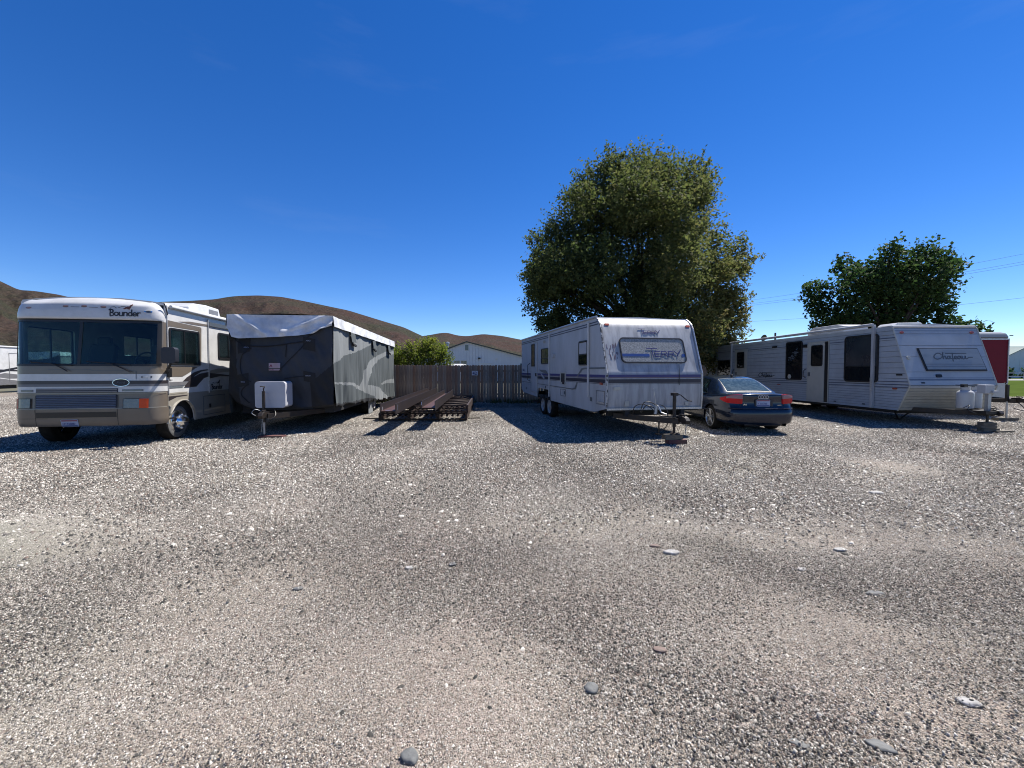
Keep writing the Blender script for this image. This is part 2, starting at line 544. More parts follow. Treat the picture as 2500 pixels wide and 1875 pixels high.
CHATEAU = [  # a running script word, drawn as strokes
    [(1.35, .78), (1.1, .98), (.6, .95), (.15, .65), (0, .3), (.2, .05), (.6, 0), (1.1, .15), (1.4, .4), (1.6, .8), (1.75, 1.1), (1.62, .7), (1.5, .05), (1.7, .4), (1.95, .5), (2.0, .25), (2.0, .05), (2.2, .1)],
    [(2.75, .42), (2.5, .5), (2.3, .35), (2.3, .1), (2.5, .05), (2.75, .35), (2.8, .5), (2.75, .15), (2.95, .08)],
    [(3.4, 1.0), (3.2, .4), (3.1, -.35)], [(2.15, .98), (5.7, .98)],
    [(3.2, .1), (3.45, .05), (3.85, .35), (3.75, .5), (3.55, .4), (3.5, .15), (3.75, .02), (4.1, .2)],
    [(4.55, .42), (4.3, .5), (4.1, .35), (4.1, .1), (4.3, .05), (4.55, .35), (4.6, .5), (4.6, .15), (4.8, .1)],
    [(4.9, .5), (4.85, .15), (5.0, .03), (5.3, .2), (5.45, .5), (5.4, .15), (5.6, .05), (5.95, .25), (6.6, .3)],
]
KANGA = [(-.55, .05), (-.3, .0), (-.1, .12), (.05, .02), (.25, -.02), (.2, .12), (.3, .22), (.32, .4), (.42, .5), (.5, .62), (.45, .66), (.4, .85), (.33, .68), (.2, .58), (.15, .42), (-.05, .42), (-.25, .3), (-.4, .15)]


def wheel(parent, x, y, z, r, side, rim_mat, kind='steel', w=0.22):
    """side=-1: outer face towards -x, +1: towards +x; (x) is the outer face"""
    e = bpy.data.objects.new('wheel', None)
    COL.objects.link(e)
    e.parent = parent
    e.location = (x, y, z)
    s = side
    k = r / 0.36
    rr_ = 0.62 * r if kind != 'alloy' else 0.74 * r
    MB().lathe([(rr_ - .01, -s * w), (r - .03, -s * w), (r, -s * (w - .03)), (r, -s * .035), (r - .025, -s * .005), (rr_ + .03, s * .004), (rr_, -s * .01), (rr_ - .02, -s * .03), (rr_ - .02, -s * w), (rr_ - .01, -s * w)], (0, 0, 0), 'x', 32).build('tyre', M['rubber'], e, True, angle=50)
    if kind == 'steel':
        MB().lathe([(rr_ + .004, -s * .002), (rr_ - .015, -s * .012), (rr_ - .03, -s * .05), (rr_ * .72, -s * .055), (rr_ * .55, -s * .03), (rr_ * .32, -s * .035), (rr_ * .3, s * .0), (0.001, s * .005)], (0, 0, 0), 'x', 28).build('rim', rim_mat, e, True, angle=30)
        h = MB()
        for i in range(8):
            a = 2 * PI * i / 8
            h.lathe([(.02, -s * .049), (.02, -s * .056), (.001, -s * .057)], (s * .004, rr_ * .66 * math.cos(a), rr_ * .66 * math.sin(a)), 'x', 8)
        h.build('hand_hole', M['black'], e)
    elif kind == 'cap':
        MB().lathe([(rr_ + .01, s * .004), (rr_, s * .012), (rr_ * .85, s * .03), (rr_ * .6, s * .05), (rr_ * .45, s * .10), (rr_ * .42, s * .17), (rr_ * .3, s * .19), (.001, s * .195)], (0, 0, 0), 'x', 32).build('hub_cap', rim_mat, e, True, angle=35)
        h = MB()
        for i in range(8):
            a = 2 * PI * i / 8
            h.lathe([(.024, s * .05), (.024, s * .085), (.012, s * .10), (.001, s * .10)], (0, rr_ * .62 * math.cos(a), rr_ * .62 * math.sin(a)), 'x', 8)
        h.build('wheel_nut', rim_mat, e, True)
        MB().lathe([(rr_ + .012, s * .003), (r * .86, s * .007), (r * .9, -s * .002)], (0, 0, 0), 'x', 32).build('tyre_wall', M['whitewall'], e, True)
    else:
        MB().lathe([(rr_ + .006, s * .004), (rr_ - .012, s * .006), (rr_ - .022, -s * .02), (rr_ - .03, -s * w * .8)], (0, 0, 0), 'x', 36).build('rim', rim_mat, e, True, angle=40)
        sp = MB()
        for i in range(5):
            for off in (-.13, .13):
                a = 2 * PI * (i + .25) / 5 + off
                a2 = 2 * PI * (i + .25) / 5 + off * 1.15
                p0 = Vector((-s * .02, .055 * math.cos(a), .055 * math.sin(a)))
                p1 = Vector((-s * .008, (rr_ - .012) * math.cos(a2), (rr_ - .012) * math.sin(a2)))
                sp.tube([p0, p1], [.017, .013], 6)
        sp.build('spoke', rim_mat, e, True)
        MB().lathe([(.075, -s * .05), (.07, -s * .012), (.03, -s * .002), (.001, s * .0)], (0, 0, 0), 'x', 20).build('hub', rim_mat, e, True)
        MB().lathe([(rr_ - .03, -s * .09), (.001, -s * .09)], (0, 0, 0), 'x', 24).build('brake_disc', M['iron'], e)
    return e


def window(parent, fr, u0, u1, v0, v1, r=0.06, split=None, glass=None, fw=0.028, name='window', d=0.012, vsplit=None, frame=None, low=None):
    w = MB().slab(rr(u0, u1, v0, v1, r), fr, -0.002, d + .012, holes=[rr(u0 + fw, u1 - fw, v0 + fw, v1 - fw, max(r - fw * .6, .01))])
    if split is not None:
        w.slab(rect(split - .012, split + .012, v0 + fw * .8, v1 - fw * .8), fr, 0, d + .006)
    if vsplit is not None:
        w.slab(rect(u0 + fw * .8, u1 - fw * .8, vsplit - .012, vsplit + .012), fr, 0, d + .006)
    o = w.build(name, frame or M['black'], parent)
    g = MB().slab(rr(u0 + fw * .7, u1 - fw * .7, v0 + fw * .7, v1 - fw * .7, max(r - fw * .5, .01)), fr, d - .008, d - .002)
    g.build('pane', glass or M['window'], o)
    if low:
        MB().slab(rect(u0 + fw, u1 - fw, v0 + fw, low), fr, d - .002, d + .002).build('lower_pane', M['window'], o)
    return o


def plate(parent, fr, u, v, w=0.305, h=0.152, txt='', size=.075):
    p = MB().slab(rr(u, u + w, v, v + h, .012, 2), fr, 0.0, .006).build('licence_plate', M['plate_white'], parent)
    MB().slab(rect(u + .012, u + w - .012, v + h - .036, v + h - .01), fr, .006, .0075).build('plate_band', M['plate_red'], p)
    MB().slab(rect(u + .012, u + w - .012, v + .01, v + .03), fr, .006, .0075).build('plate_band', M['plate_blue'], p)
    text(txt, fr, u + .025, v + .042, size, M['plate_blue'], p, d=.008, sx=.95)
    return p


def a_frame(t, cx, W, nose, z=0.5, y0=0.35, mt_=None, head=True):
    mt_ = mt_ or M['iron']
    b = MB()
    for s in (-1, 1):
        p0 = Vector((cx + s * (W * .36), y0, z))
        p1 = Vector((cx + s * .05, nose + .12, z))
        dv = (p1 - p0).normalized()
        nx = dv.cross(Vector((0, 0, 1))) * .03
        vs = []
        for p in (p0, p1):
            for a in (-1, 1):
                for zz in (-.06, .06):
                    vs.append(p + nx * a + Vector((0, 0, zz)))
        b.add(vs, [(0, 1, 3, 2), (4, 6, 7, 5), (0, 4, 5, 1), (2, 3, 7, 6), (0, 2, 6, 4), (1, 5, 7, 3)])
    b.box(cx - .3, cx + .3, -.5, -.42, z - .055, z + .055)
    b.build('tongue_frame', mt_, t)
    if head:
        c = MB().prism([(nose + .25, z + .02), (nose + .25, z + .10), (nose + .02, z + .12), (nose - .08, z + .09), (nose - .13, z + .03), (nose - .1, z - .04), (nose + .02, z - .03)], cx - .05, cx + .05)
        c.box(cx - .015, cx + .015, nose - .02, nose + .16, z + .12, z + .15)
        c.build('coupler', mt_, t, bevel=.012)


# ------------------------------------------------------------------ ground
def gh(x, y):
    """gentle unevenness of the lot"""
    f = np.clip((30 - y) / 10, 0, 1) * np.clip((y - .5) / 1.0, 0, 1) * np.clip((30 - np.abs(x)) / 8, 0, 1)
    return f * (.014 * np.sin(x * .9 + .5 * y) + .012 * np.sin(y * 1.3 - x * .4 + 1.0) + .006 * np.sin(3.1 * x + 1.1 * y) + .006 * np.sin(2.7 * y - 1.9 * x + 2)) - .012 * f


def axis(dense, far):
    return np.concatenate([-far[::-1], dense, far])


xs = axis(np.arange(-26, 26.01, .2), np.array([30, 40, 60, 90, 140, 220, 400, 800, 1600, 3500.]))
ys = np.concatenate([[-3000, -800, -200, -60, -20, -8, -4, -2], np.arange(-1, 26.01, .2), [28, 32, 40, 60, 90, 140, 220, 400, 800, 1600, 3500.]])
GX, GY = np.meshgrid(xs, ys)
GZ = gh(GX, GY)
nv = np.stack([GX, GY, GZ], -1).reshape(-1, 3)
nx_, ny_ = len(xs), len(ys)
idx = np.arange(nx_ * ny_).reshape(ny_, nx_)
qf = np.stack([idx[:-1, :-1], idx[:-1, 1:], idx[1:, 1:], idx[1:, :-1]], -1).reshape(-1, 4)


def np_mesh(name, verts, faces, m_, parent=None, smooth=False, tone=None):
    me = bpy.data.meshes.new(name)
    k = faces.shape[1]
    me.vertices.add(len(verts))
    me.vertices.foreach_set('co', np.ascontiguousarray(verts, dtype=np.float32).ravel())
    me.loops.add(faces.size)
    me.loops.foreach_set('vertex_index', np.ascontiguousarray(faces, dtype=np.int32).ravel())
    me.polygons.add(len(faces))
    me.polygons.foreach_set('loop_start', np.arange(0, faces.size, k, dtype=np.int32))
    me.polygons.foreach_set('loop_total', np.full(len(faces), k, dtype=np.int32))
    if smooth:
        me.polygons.foreach_set('use_smooth', np.ones(len(faces), dtype=bool))
    if tone is not None:
        a = me.attributes.new('tone', 'FLOAT', 'POINT')
        a.data.foreach_set('value', np.ascontiguousarray(tone, dtype=np.float32))
    me.update(calc_edges=True)
    me.materials.append(m_)
    o = bpy.data.objects.new(name, me)
    COL.objects.link(o)
    if parent is not None:
        o.parent = parent
    return o


def grit_field(x, y):
    """where the lot is worn down to fine pale grit (1) and where loose stones lie (0)"""
    v = 0.0
    for gx, gy, rx, ry, w in ((-.13, 1.9, .5, .55, .55), (-1.7, 2.7, .8, .45, .6), (-4.4, 4.1, 1.6, .7, .6), (1.1, 4.4, 1.5, .45, .55), (3.9, 3.9, 1.6, .5, .6),
                              (1.9, 2.5, .7, .4, .5), (-2.0, 1.8, .6, .4, .6), (-3.5, 6.6, 1.8, .6, .35), (6.5, 6.5, 2.5, .6, .4), (.2, 1.45, .6, .25, .5), (-.9, 2.2, .5, .3, .4),
                              (-1.6, 2.05, .35, .3, -.5), (1.0, 2.0, .5, .35, -.5), (2.9, 3.2, 1.2, .4, -.4), (-2.9, 2.6, .8, .4, -.4), (-.3, 3.2, 1.6, .35, -.4), (0, 8, 6, 2, -.2)):
        v += w * math.exp(-((x - gx) / rx) ** 2 - ((y - gy) / ry) ** 2)
    n_ = noise.fractal(Vector((x * .45, y * 1.1, 4.2)), .8, 2.0, 5)
    return min(1, max(0, .44 + v + .55 * n_))


GRIT = np.zeros(GX.shape, dtype=np.float32)
for j_ in range(ny_):
    for i_ in range(nx_):
        if abs(xs[i_]) < 27 and -1.5 < ys[j_] < 27:
            GRIT[j_, i_] = min(1, max(0, grit_field(float(xs[i_]), float(ys[j_])) + random.gauss(0, .07)))


def grit_at(x, y):
    return GRIT[np.clip(np.searchsorted(ys, y), 0, ny_ - 1), np.clip(np.searchsorted(xs, x), 0, nx_ - 1)]


def gravel_ground_mat():
    m = bpy.data.materials.new('gravel_lot')
    nt, N, L, P = nodes_of(m)
    tc = N.new('ShaderNodeTexCoord')
    O = tc.outputs['Object']

    def vor(scale, feature='F1'):
        v = N.new('ShaderNodeTexVoronoi')
        v.feature = feature
        v.inputs['Scale'].default_value = scale
        L.new(O, v.inputs['Vector'])
        return v

    def noise_(scale, detail=6, rough=.6):
        n = N.new('ShaderNodeTexNoise')
        n.inputs['Scale'].default_value = scale
        n.inputs['Detail'].default_value = detail
        n.inputs['Roughness'].default_value = rough
        L.new(O, n.inputs['Vector'])
        return n

    def ramp(src, stops):
        r = N.new('ShaderNodeValToRGB')
        e = r.color_ramp.elements
        e[0].position, e[0].color = stops[0][0], (*stops[0][1], 1)
        e[1].position, e[1].color = stops[-1][0], (*stops[-1][1], 1)
        for p, c in stops[1:-1]:
            q = e.new(p)
            q.color = (*c, 1)
        L.new(src, r.inputs[0])
        return r

    def mix(f, a, b, typ='MIX'):
        x = N.new('ShaderNodeMix')
        x.data_type = 'RGBA'
        x.blend_type = typ
        for s, k in ((f, 'Factor'), (a, 'A'), (b, 'B')):
            if hasattr(s, 'links'):
                L.new(s, x.inputs[k])
            elif isinstance(s, (int, float)):
                x.inputs[k].default_value = s
            else:
                x.inputs[k].default_value = (*s, 1)
        return x.outputs['Result']

    def sepr(v):
        s = N.new('ShaderNodeSeparateColor')
        L.new(v.outputs['Color'], s.inputs[0])
        return s.outputs[0]

    stones = [(0.0, (.026, .024, .022)), (.28, (.085, .076, .069)), (.5, (.165, .146, .13)), (.75, (.30, .27, .238)), (1.0, (.52, .48, .43))]
    v1 = vor(105)
    v2 = vor(52)
    v3 = vor(210)
    c1 = ramp(sepr(v1), stones).outputs[0]
    c2 = ramp(sepr(v2), stones).outputs[0]
    c3 = ramp(sepr(v3), [(0, (.04, .036, .03)), (.3, (.20, .18, .148)), (.6, (.38, .345, .285)), (1, (.58, .53, .45))]).outputs[0]
    big = noise_(.33, 5)
    big2 = noise_(1.7, 9, .72)
    tint = noise_(.16, 3)
    # fine compacted grit against loose stones
    ga = N.new('ShaderNodeAttribute')
    ga.attribute_name = 'tone'
    gm = N.new('ShaderNodeMath')
    gm.operation = 'MULTIPLY_ADD'
    gm.inputs[1].default_value = .85
    L.new(big2.outputs['Fac'], gm.inputs[0])
    L.new(ga.outputs['Fac'], gm.inputs[2])
    fgrit = ramp(gm.outputs[0], [(.50, (0, 0, 0)), (1.2, (.7, .7, .7))]).outputs[0]
    floose = ramp(big2.outputs['Fac'], [(.40, (0, 0, 0)), (.62, (1, 1, 1))]).outputs[0]
    base = mix(floose, c1, c2)
    grit = mix(.35, mix(.25, c3, c1), (.385, .36, .305))
    base = mix(fgrit, base, grit)
    tcol = ramp(tint.outputs['Fac'], [(.35, (1.0, .90, .88)), (.5, (1, .96, .92)), (.65, (.92, 1.0, .93))]).outputs[0]
    base = mix(1.0, base, tcol, 'MULTIPLY')
    # far away the grains melt together
    L.new(base, P.inputs['Base Color'])
    P.inputs['Roughness'].default_value = .85
    P.inputs['Specular IOR Level'].default_value = .25
    hs = []
    bnorm = None
    for v, sc, st in ((v2, .012, .9), (v1, .008, 1.0), (v3, .004, 1.0)):
        b = N.new('ShaderNodeBump')
        b.invert = True
        b.inputs['Strength'].default_value = st
        b.inputs['Distance'].default_value = sc
        L.new(v.outputs['Distance'], b.inputs['Height'])
        if bnorm is not None:
            L.new(bnorm, b.inputs['Normal'])
        bnorm = b.outputs[0]
    L.new(bnorm, P.inputs['Normal'])
    return m


M['gravel'] = gravel_ground_mat()
structure(np_mesh('ground', nv, qf, M['gravel'], smooth=True, tone=GRIT.ravel()))

# loose stones: real pebbles lying in the lot, one colour tone per stone
ico_v = []
bm_ = bmesh.new()
bmesh.ops.create_icosphere(bm_, subdivisions=1, radius=1)
bm_.verts.ensure_lookup_table()
ICO_V = np.array([v.co[:] for v in bm_.verts])
ICO_F = np.array([[v.index for v in f.verts] for f in bm_.faces])
bm_.free()


def pebbles(n, y0, y1, smin, smax, zfun=None, power=2.0, spread=1.30):
    # uniform over the wedge of ground in front of the camera, a margin beyond the frame
    y = np.sqrt(rng.uniform(y0 * y0, y1 * y1, n))
    x = rng.uniform(-spread, spread, n) * y + rng.uniform(-.5, .5, n)
    s = smin + (smax - smin) * rng.random(n) ** power
    keep = rng.random(n) > grit_at(x, y) * .65
    return x[keep], y[keep], s[keep]


def pebble_arrays(x, y, z, s, flat=(.18, .45), tilt=.16):
    n = len(x)
    sx = s * rng.uniform(.8, 1.4, n)
    sy = s * rng.uniform(.7, 1.1, n)
    sz = s * rng.uniform(flat[0], flat[1], n)
    a = rng.uniform(0, 2 * PI, n)
    tx, ty = rng.normal(0, tilt, n), rng.normal(0, tilt, n)
    ang = np.arange(6) * PI / 3
    rj = 1 + rng.normal(0, .15, (n, 6))
    aj = ang[None] + rng.normal(0, .17, (n, 6))
    bx, by = np.cos(aj) * rj, np.sin(aj) * rj
    ins = rng.uniform(.5, .8, (n, 1))
    px = np.concatenate([bx, bx * ins], 1) * sx[:, None]
    py = np.concatenate([by, by * ins], 1) * sy[:, None]
    pz = np.concatenate([np.full((n, 6), -.35), np.full((n, 6), 1.0) + rng.normal(0, .15, (n, 6))], 1) * sz[:, None]
    pz[:, 6:] += px[:, 6:] * tx[:, None] + py[:, 6:] * ty[:, None]
    ca, sa = np.cos(a)[:, None], np.sin(a)[:, None]
    verts = np.stack([px * ca - py * sa + x[:, None], px * sa + py * ca + y[:, None], pz + z[:, None]], -1).reshape(-1, 3)
    base = np.array([[k, (k + 1) % 6, 6 + (k + 1) % 6, 6 + k] for k in range(6)] + [[6, 7, 8, 9], [6, 9, 10, 11]])
    faces = (base[None] + (np.arange(n) * 12)[:, None, None]).reshape(-1, 4)
    return verts, faces


def pebble_mesh(name, x, y, s, m_):
    verts, faces = pebble_arrays(x, y, gh(x, y), s)
    n = len(x)
    tr_ = rng.random(n)
    tr_ = np.where(y < 4.0, tr_ * .93, tr_ ** .6)
    return np_mesh(name, verts, faces, m_, smooth=False, tone=np.repeat(tr_, 12))


def cluster(name, n, sig, smin, smax, power, t0, t1, zmax, m_):
    """one heap of small stones with a soft edge; drawn many times by the geometry nodes below"""
    r = np.abs(rng.normal(0, sig, n))
    r = np.sqrt(rng.random(n)) * sig * 2.0 * (1 + .25 * rng.normal(0, 1, n))
    a = rng.uniform(0, 2 * PI, n)
    s_ = smin + (smax - smin) * rng.random(n) ** power
    z = rng.uniform(-.3, 1, n) * zmax
    v, f = pebble_arrays(r * np.cos(a), r * np.sin(a), z, s_, flat=(.35, .7), tilt=.3)
    tn = np.clip(t0 + (t1 - t0) * rng.random(n), 0, 1)
    o = np_mesh(name, v, f, m_, smooth=False, tone=np.repeat(tn, 12))
    COL.objects.unlink(o)
    return o


def scatter(name, pts, source, label):
    """a point per heap; geometry nodes draw the heap there with its own turn"""
    me = bpy.data.meshes.new(name)
    me.vertices.add(len(pts))
    me.vertices.foreach_set('co', np.array(pts, dtype=np.float32).ravel())
    o = bpy.data.objects.new(name, me)
    COL.objects.link(o)
    ng = bpy.data.node_groups.new(name, 'GeometryNodeTree')
    ng.interface.new_socket('Geometry', in_out='INPUT', socket_type='NodeSocketGeometry')
    ng.interface.new_socket('Geometry', in_out='OUTPUT', socket_type='NodeSocketGeometry')
    N, L = ng.nodes, ng.links
    gi, go = N.new('NodeGroupInput'), N.new('NodeGroupOutput')
    ob = N.new('GeometryNodeObjectInfo')
    ob.inputs['Object'].default_value = source
    ob.inputs['As Instance'].default_value = True
    ip = N.new('GeometryNodeInstanceOnPoints')
    rv = N.new('FunctionNodeRandomValue')
    rv.data_type = 'FLOAT_VECTOR'
    rv.inputs[0].default_value = (0, 0, 0)
    rv.inputs[1].default_value = (0, 0, 6.283)
    L.new(gi.outputs[0], ip.inputs['Points'])
    L.new(ob.outputs['Geometry'], ip.inputs['Instance'])
    L.new(rv.outputs[0], ip.inputs['Rotation'])
    L.new(ip.outputs[0], go.inputs[0])
    md = o.modifiers.new('scatter', 'NODES')
    md.node_group = ng
    return tag(o, label, 'gravel', kind='stuff')


STONE_RAMP = [(0, (.030, .031, .029)), (.2, (.074, .070, .063)), (.42, (.146, .136, .119)), (.49, (.155, .112, .092)), (.58, (.215, .196, .170)), (.8, (.35, .325, .285)), (1, (.64, .61, .55))]
M['pebble'] = leaf_mat('pebble_stone', STONE_RAMP, 0)
M['pebble'].node_tree.nodes['Principled BSDF'].inputs['Roughness'].default_value = .8
M['pebble'].node_tree.nodes['Principled BSDF'].inputs['Specular IOR Level'].default_value = .15
sets = [pebbles(3500, 1.2, 4.5, .009, .020, power=3), pebbles(14000, 3.5, 11, .014, .034, power=3), pebbles(15000, 8, 24, .022, .055, power=3)]
X_, Y_, S_ = (np.concatenate([q[i] for q in sets]) for i in range(3))
g = pebble_mesh('gravel', X_, Y_, S_, M['pebble'])
tag(g, 'loose grey and white larger gravel stones spread over the parking lot', 'gravel', kind='stuff')


def wedge_points(y0, y1, step, test):
    out = []
    y = y0
    while y < y1:
        w_ = 1.36 * y + 1.0
        x = -w_
        while x < w_:
            px, py = x + random.uniform(-.5, .5) * step, y + random.uniform(-.5, .5) * step
            gv = float(grit_at(np.array([px]), np.array([py]))[0])
            if test(gv):
                out.append((px, py, float(gh(np.array(px), np.array(py)))))
            x += step
        y += step
    return out


def tone_noise(x, y):
    return noise.fractal(Vector((x * .28 + 3, y * .5, 9.1)), .8, 2.0, 4)


kinds = [
    ('coarse_gravel', 2600, .24, .0024, .0078, 2.8, .0, .90, .006, (1.15, 6.2, .33), lambda g_: g_ + random.gauss(0, .10) < .46, 'coarse mixed gravel covering the near part of the lot'),
    ('mixed_gravel', 2400, .24, .0019, .0052, 2.2, .2, 1.0, .004, (1.15, 6.2, .33), lambda g_: .36 < g_ + random.gauss(0, .10) < .72, 'mixed small gravel between the coarse and the fine patches'),
    ('fine_grit', 2600, .24, .0014, .0036, 2.0, .55, 1.0, .0012, (1.15, 5.2, .33), lambda g_: g_ + random.gauss(0, .10) > .56, 'pale fine grit in the worn patches of the lot'),
    ('stony_gravel', 3000, .62, .005, .016, 2.6, .25, 1.0, .009, (5.2, 24, .85), lambda g_: g_ + random.gauss(0, .12) < .60, 'stony gravel in front of and under the parked vehicles'),
    ('dark_gravel', 3400, .62, .005, .014, 2.4, .0, .62, .008, (4.6, 24, .95), lambda g_: g_ + random.gauss(0, .12) < .50, 'darker brownish gravel mixed in between the pale stones'),
    ('worn_gravel', 2000, .55, .0034, .009, 2.2, .45, 1.0, .003, (4.8, 17, .80), lambda g_: g_ + random.gauss(0, .12) > .48, 'worn small gravel in the wheel tracks before the trailers'),
]
for nm_, n_q, sig_, a_, b__, pw_, t0_, t1_, zm_, (ya, yb, st_), tst, lab_ in kinds:
    src_ = cluster(nm_ + '_heap', n_q, sig_, a_, b__, pw_, t0_, t1_, zm_, M['pebble'])
    scatter(nm_, wedge_points(ya, yb, st_, tst), src_, lab_)

# the larger stones that stand out
M['stone_grey'] = mat('grey_river_stone', (.17, .175, .17), .7, col2=(.11, .115, .115), scale=25, amount=.8, bump=.3, bscale=60)
M['stone_pale'] = mat('pale_river_stone', (.48, .47, .45), .85, col2=(.28, .27, .25), scale=45, amount=.9, bump=.3, bscale=60)
M['stone_brown'] = mat('brown_river_stone', (.24, .17, .14), .7, col2=(.16, .12, .10), scale=25, amount=.8, bump=.3, bscale=60)
STONES = [
    (.39, 1.98, .042, .034, 20, 'grey', 'round flat slate-grey stone bedded in fine grit, nearest the centre'),
    (2.14, 1.89, .058, .030, -10, 'pale', 'big pale oval stone lying alone near the right edge'),
    (1.37, 3.52, .085, .045, 5, 'pale', 'wide flat light-grey stone beside a smaller brown one'),
    (1.28, 3.66, .055, .03, 0, 'brown', 'brown oval stone touching the wide flat light-grey stone'),
    (2.59, 2.91, .07, .032, 0, 'grey', 'dark-edged grey oblong stone casting a small shadow at right'),
    (1.52, 1.66, .06, .026, -25, 'grey', 'long blue-grey stone at the bottom edge, right side'),
    (1.20, 1.68, .045, .02, -20, 'grey', 'slim grey stone at the bottom edge between two grit patches'),
    (-.81, 3.23, .036, .03, 0, 'pale', 'small round white stone left of the centre'),
    (-1.55, 2.95, .04, .025, 0, 'grey', 'dark round-backed stone with a thin shadow, left of centre'),
    (-.41, 1.62, .034, .04, 60, 'grey', 'greenish-grey wedge stone at the bottom edge, left of centre'),
    (4.63, 5.22, .11, .05, 0, 'pale', 'bright white flat stone far out on the right of the lot'),
    (2.46, 4.80, .085, .035, 0, 'pale', 'thin bright white stone in front of the car'),
    (-.48, 3.29, .035, .03, 0, 'grey', 'small upright grey stone near the middle of the lot'),
    (.83, 2.27, .045, .025, -10, 'brown', 'reddish-brown flat stone on pale grit'),
    (2.91, 3.63, .06, .035, 0, 'pale', 'light-grey stone among dark gravel on the right'),
    (2.32, 3.27, .045, .025, 10, 'pale', 'cream stone left of the dark-edged grey oblong one'),
]
for (sx_, sy_, a_, b_, ang, kd, lab) in STONES:
    bm = bmesh.new()
    bmesh.ops.create_icosphere(bm, subdivisions=3, radius=1)
    off = Vector((sx_ * 7, sy_ * 5, 0))
    for v in bm.verts:
        v.co *= 1 + .26 * noise.noise(v.co * 1.1 + off) + .10 * noise.noise(v.co * 3.1 + off)
        zq = v.co.z if v.co.z < .55 else .55 + (v.co.z - .55) * .35
        v.co = Vector((v.co.x * a_ * .88, v.co.y * b_ * .95, zq * min(a_, b_) * .5 + .12 * a_ * noise.noise(v.co * 2 + off) * .5))
    me = bpy.data.meshes.new('stone')
    bm.to_mesh(me)
    bm.free()
    me.materials.append(M['stone_' + kd])
    me.polygons.foreach_set('use_smooth', [True] * len(me.polygons))
    o = bpy.data.objects.new('stone', me)
    o.location = (sx_, sy_, float(gh(np.array(sx_), np.array(sy_))) + min(a_, b_) * .10 + .005)
    o.rotation_euler = (0, 0, R(ang))
    COL.objects.link(o)
    tag(o, lab, 'stone', 'larger stones lying in the gravel')

# grass field and road beyond, right; dull scrub behind the fence
M['lawn'] = mat('mown_grass', (.085, .125, .03), 1, col2=(.05, .08, .02), scale=.5, amount=.9, spec=.0)
M['road'] = mat('pale_road', (.32, .31, .29), .9, scale=1)
M['scrub'] = mat('dry_scrub', (.16, .14, .09), .95, col2=(.08, .09, .04), scale=.12, amount=.9, bump=.4, bscale=5)
structure(MB().box(26, 600, 24.5, 66, -.03, .012).build('lawn', M['lawn']))
structure(MB().box(26, 600, 66, 78, -.03, .018).build('road', M['road']))
structure(MB().box(26, 900, 78, 140, -.03, .012).build('field', M['lawn']))
structure(MB().box(-900, 25.9, 30, 600, -.03, .01).build('scrubland', M['scrub']))

# ------------------------------------------------------------------ hills
def hill_mat():
    m = bpy.data.materials.new('hill_brush')
    nt, N, L, P = nodes_of(m)
    tc = N.new('ShaderNodeTexCoord')
    n1 = N.new('ShaderNodeTexNoise')
    n1.inputs['Scale'].default_value = .012
    n1.inputs['Detail'].default_value = 8
    n1.inputs['Roughness'].default_value = .62
    n2 = N.new('ShaderNodeTexNoise')
    n2.inputs['Scale'].default_value = .42
    n2.inputs['Detail'].default_value = 8
    n2.inputs['Roughness'].default_value = .75
    L.new(tc.outputs['Object'], n1.inputs['Vector'])
    L.new(tc.outputs['Object'], n2.inputs['Vector'])
    r1 = N.new('ShaderNodeValToRGB')
    e = r1.color_ramp.elements
    e[0].position, e[0].color = .40, (.046, .029, .024, 1)
    e[1].position, e[1].color = .60, (.034, .034, .023, 1)
    q = e.new(.5)
    q.color = (.043, .033, .027, 1)
    L.new(n1.outputs['Fac'], r1.inputs[0])
    r2 = N.new('ShaderNodeValToRGB')
    e = r2.color_ramp.elements
    e[0].position, e[0].color = .40, (.35, .36, .34, 1)
    e[1].position, e[1].color = .60, (1.45, 1.4, 1.3, 1)
    L.new(n2.outputs['Fac'], r2.inputs[0])
    mx = N.new('ShaderNodeMix')
    mx.data_type = 'RGBA'
    mx.blend_type = 'MULTIPLY'
    mx.inputs['Factor'].default_value = 1
    L.new(r1.outputs[0], mx.inputs['A'])
    L.new(r2.outputs[0], mx.inputs['B'])
    L.new(mx.outputs['Result'], P.inputs['Base Color'])
    P.inputs['Roughness'].default_value = 1
    P.inputs['Specular IOR Level'].default_value = 0.1
    b = N.new('ShaderNodeBump')
    b.inputs['Strength'].default_value = .7
    b.inputs['Distance'].default_value = 3
    L.new(n2.outputs['Fac'], b.inputs['Height'])
    L.new(b.outputs[0], P.inputs['Normal'])
    return m


M['hill'] = hill_mat()


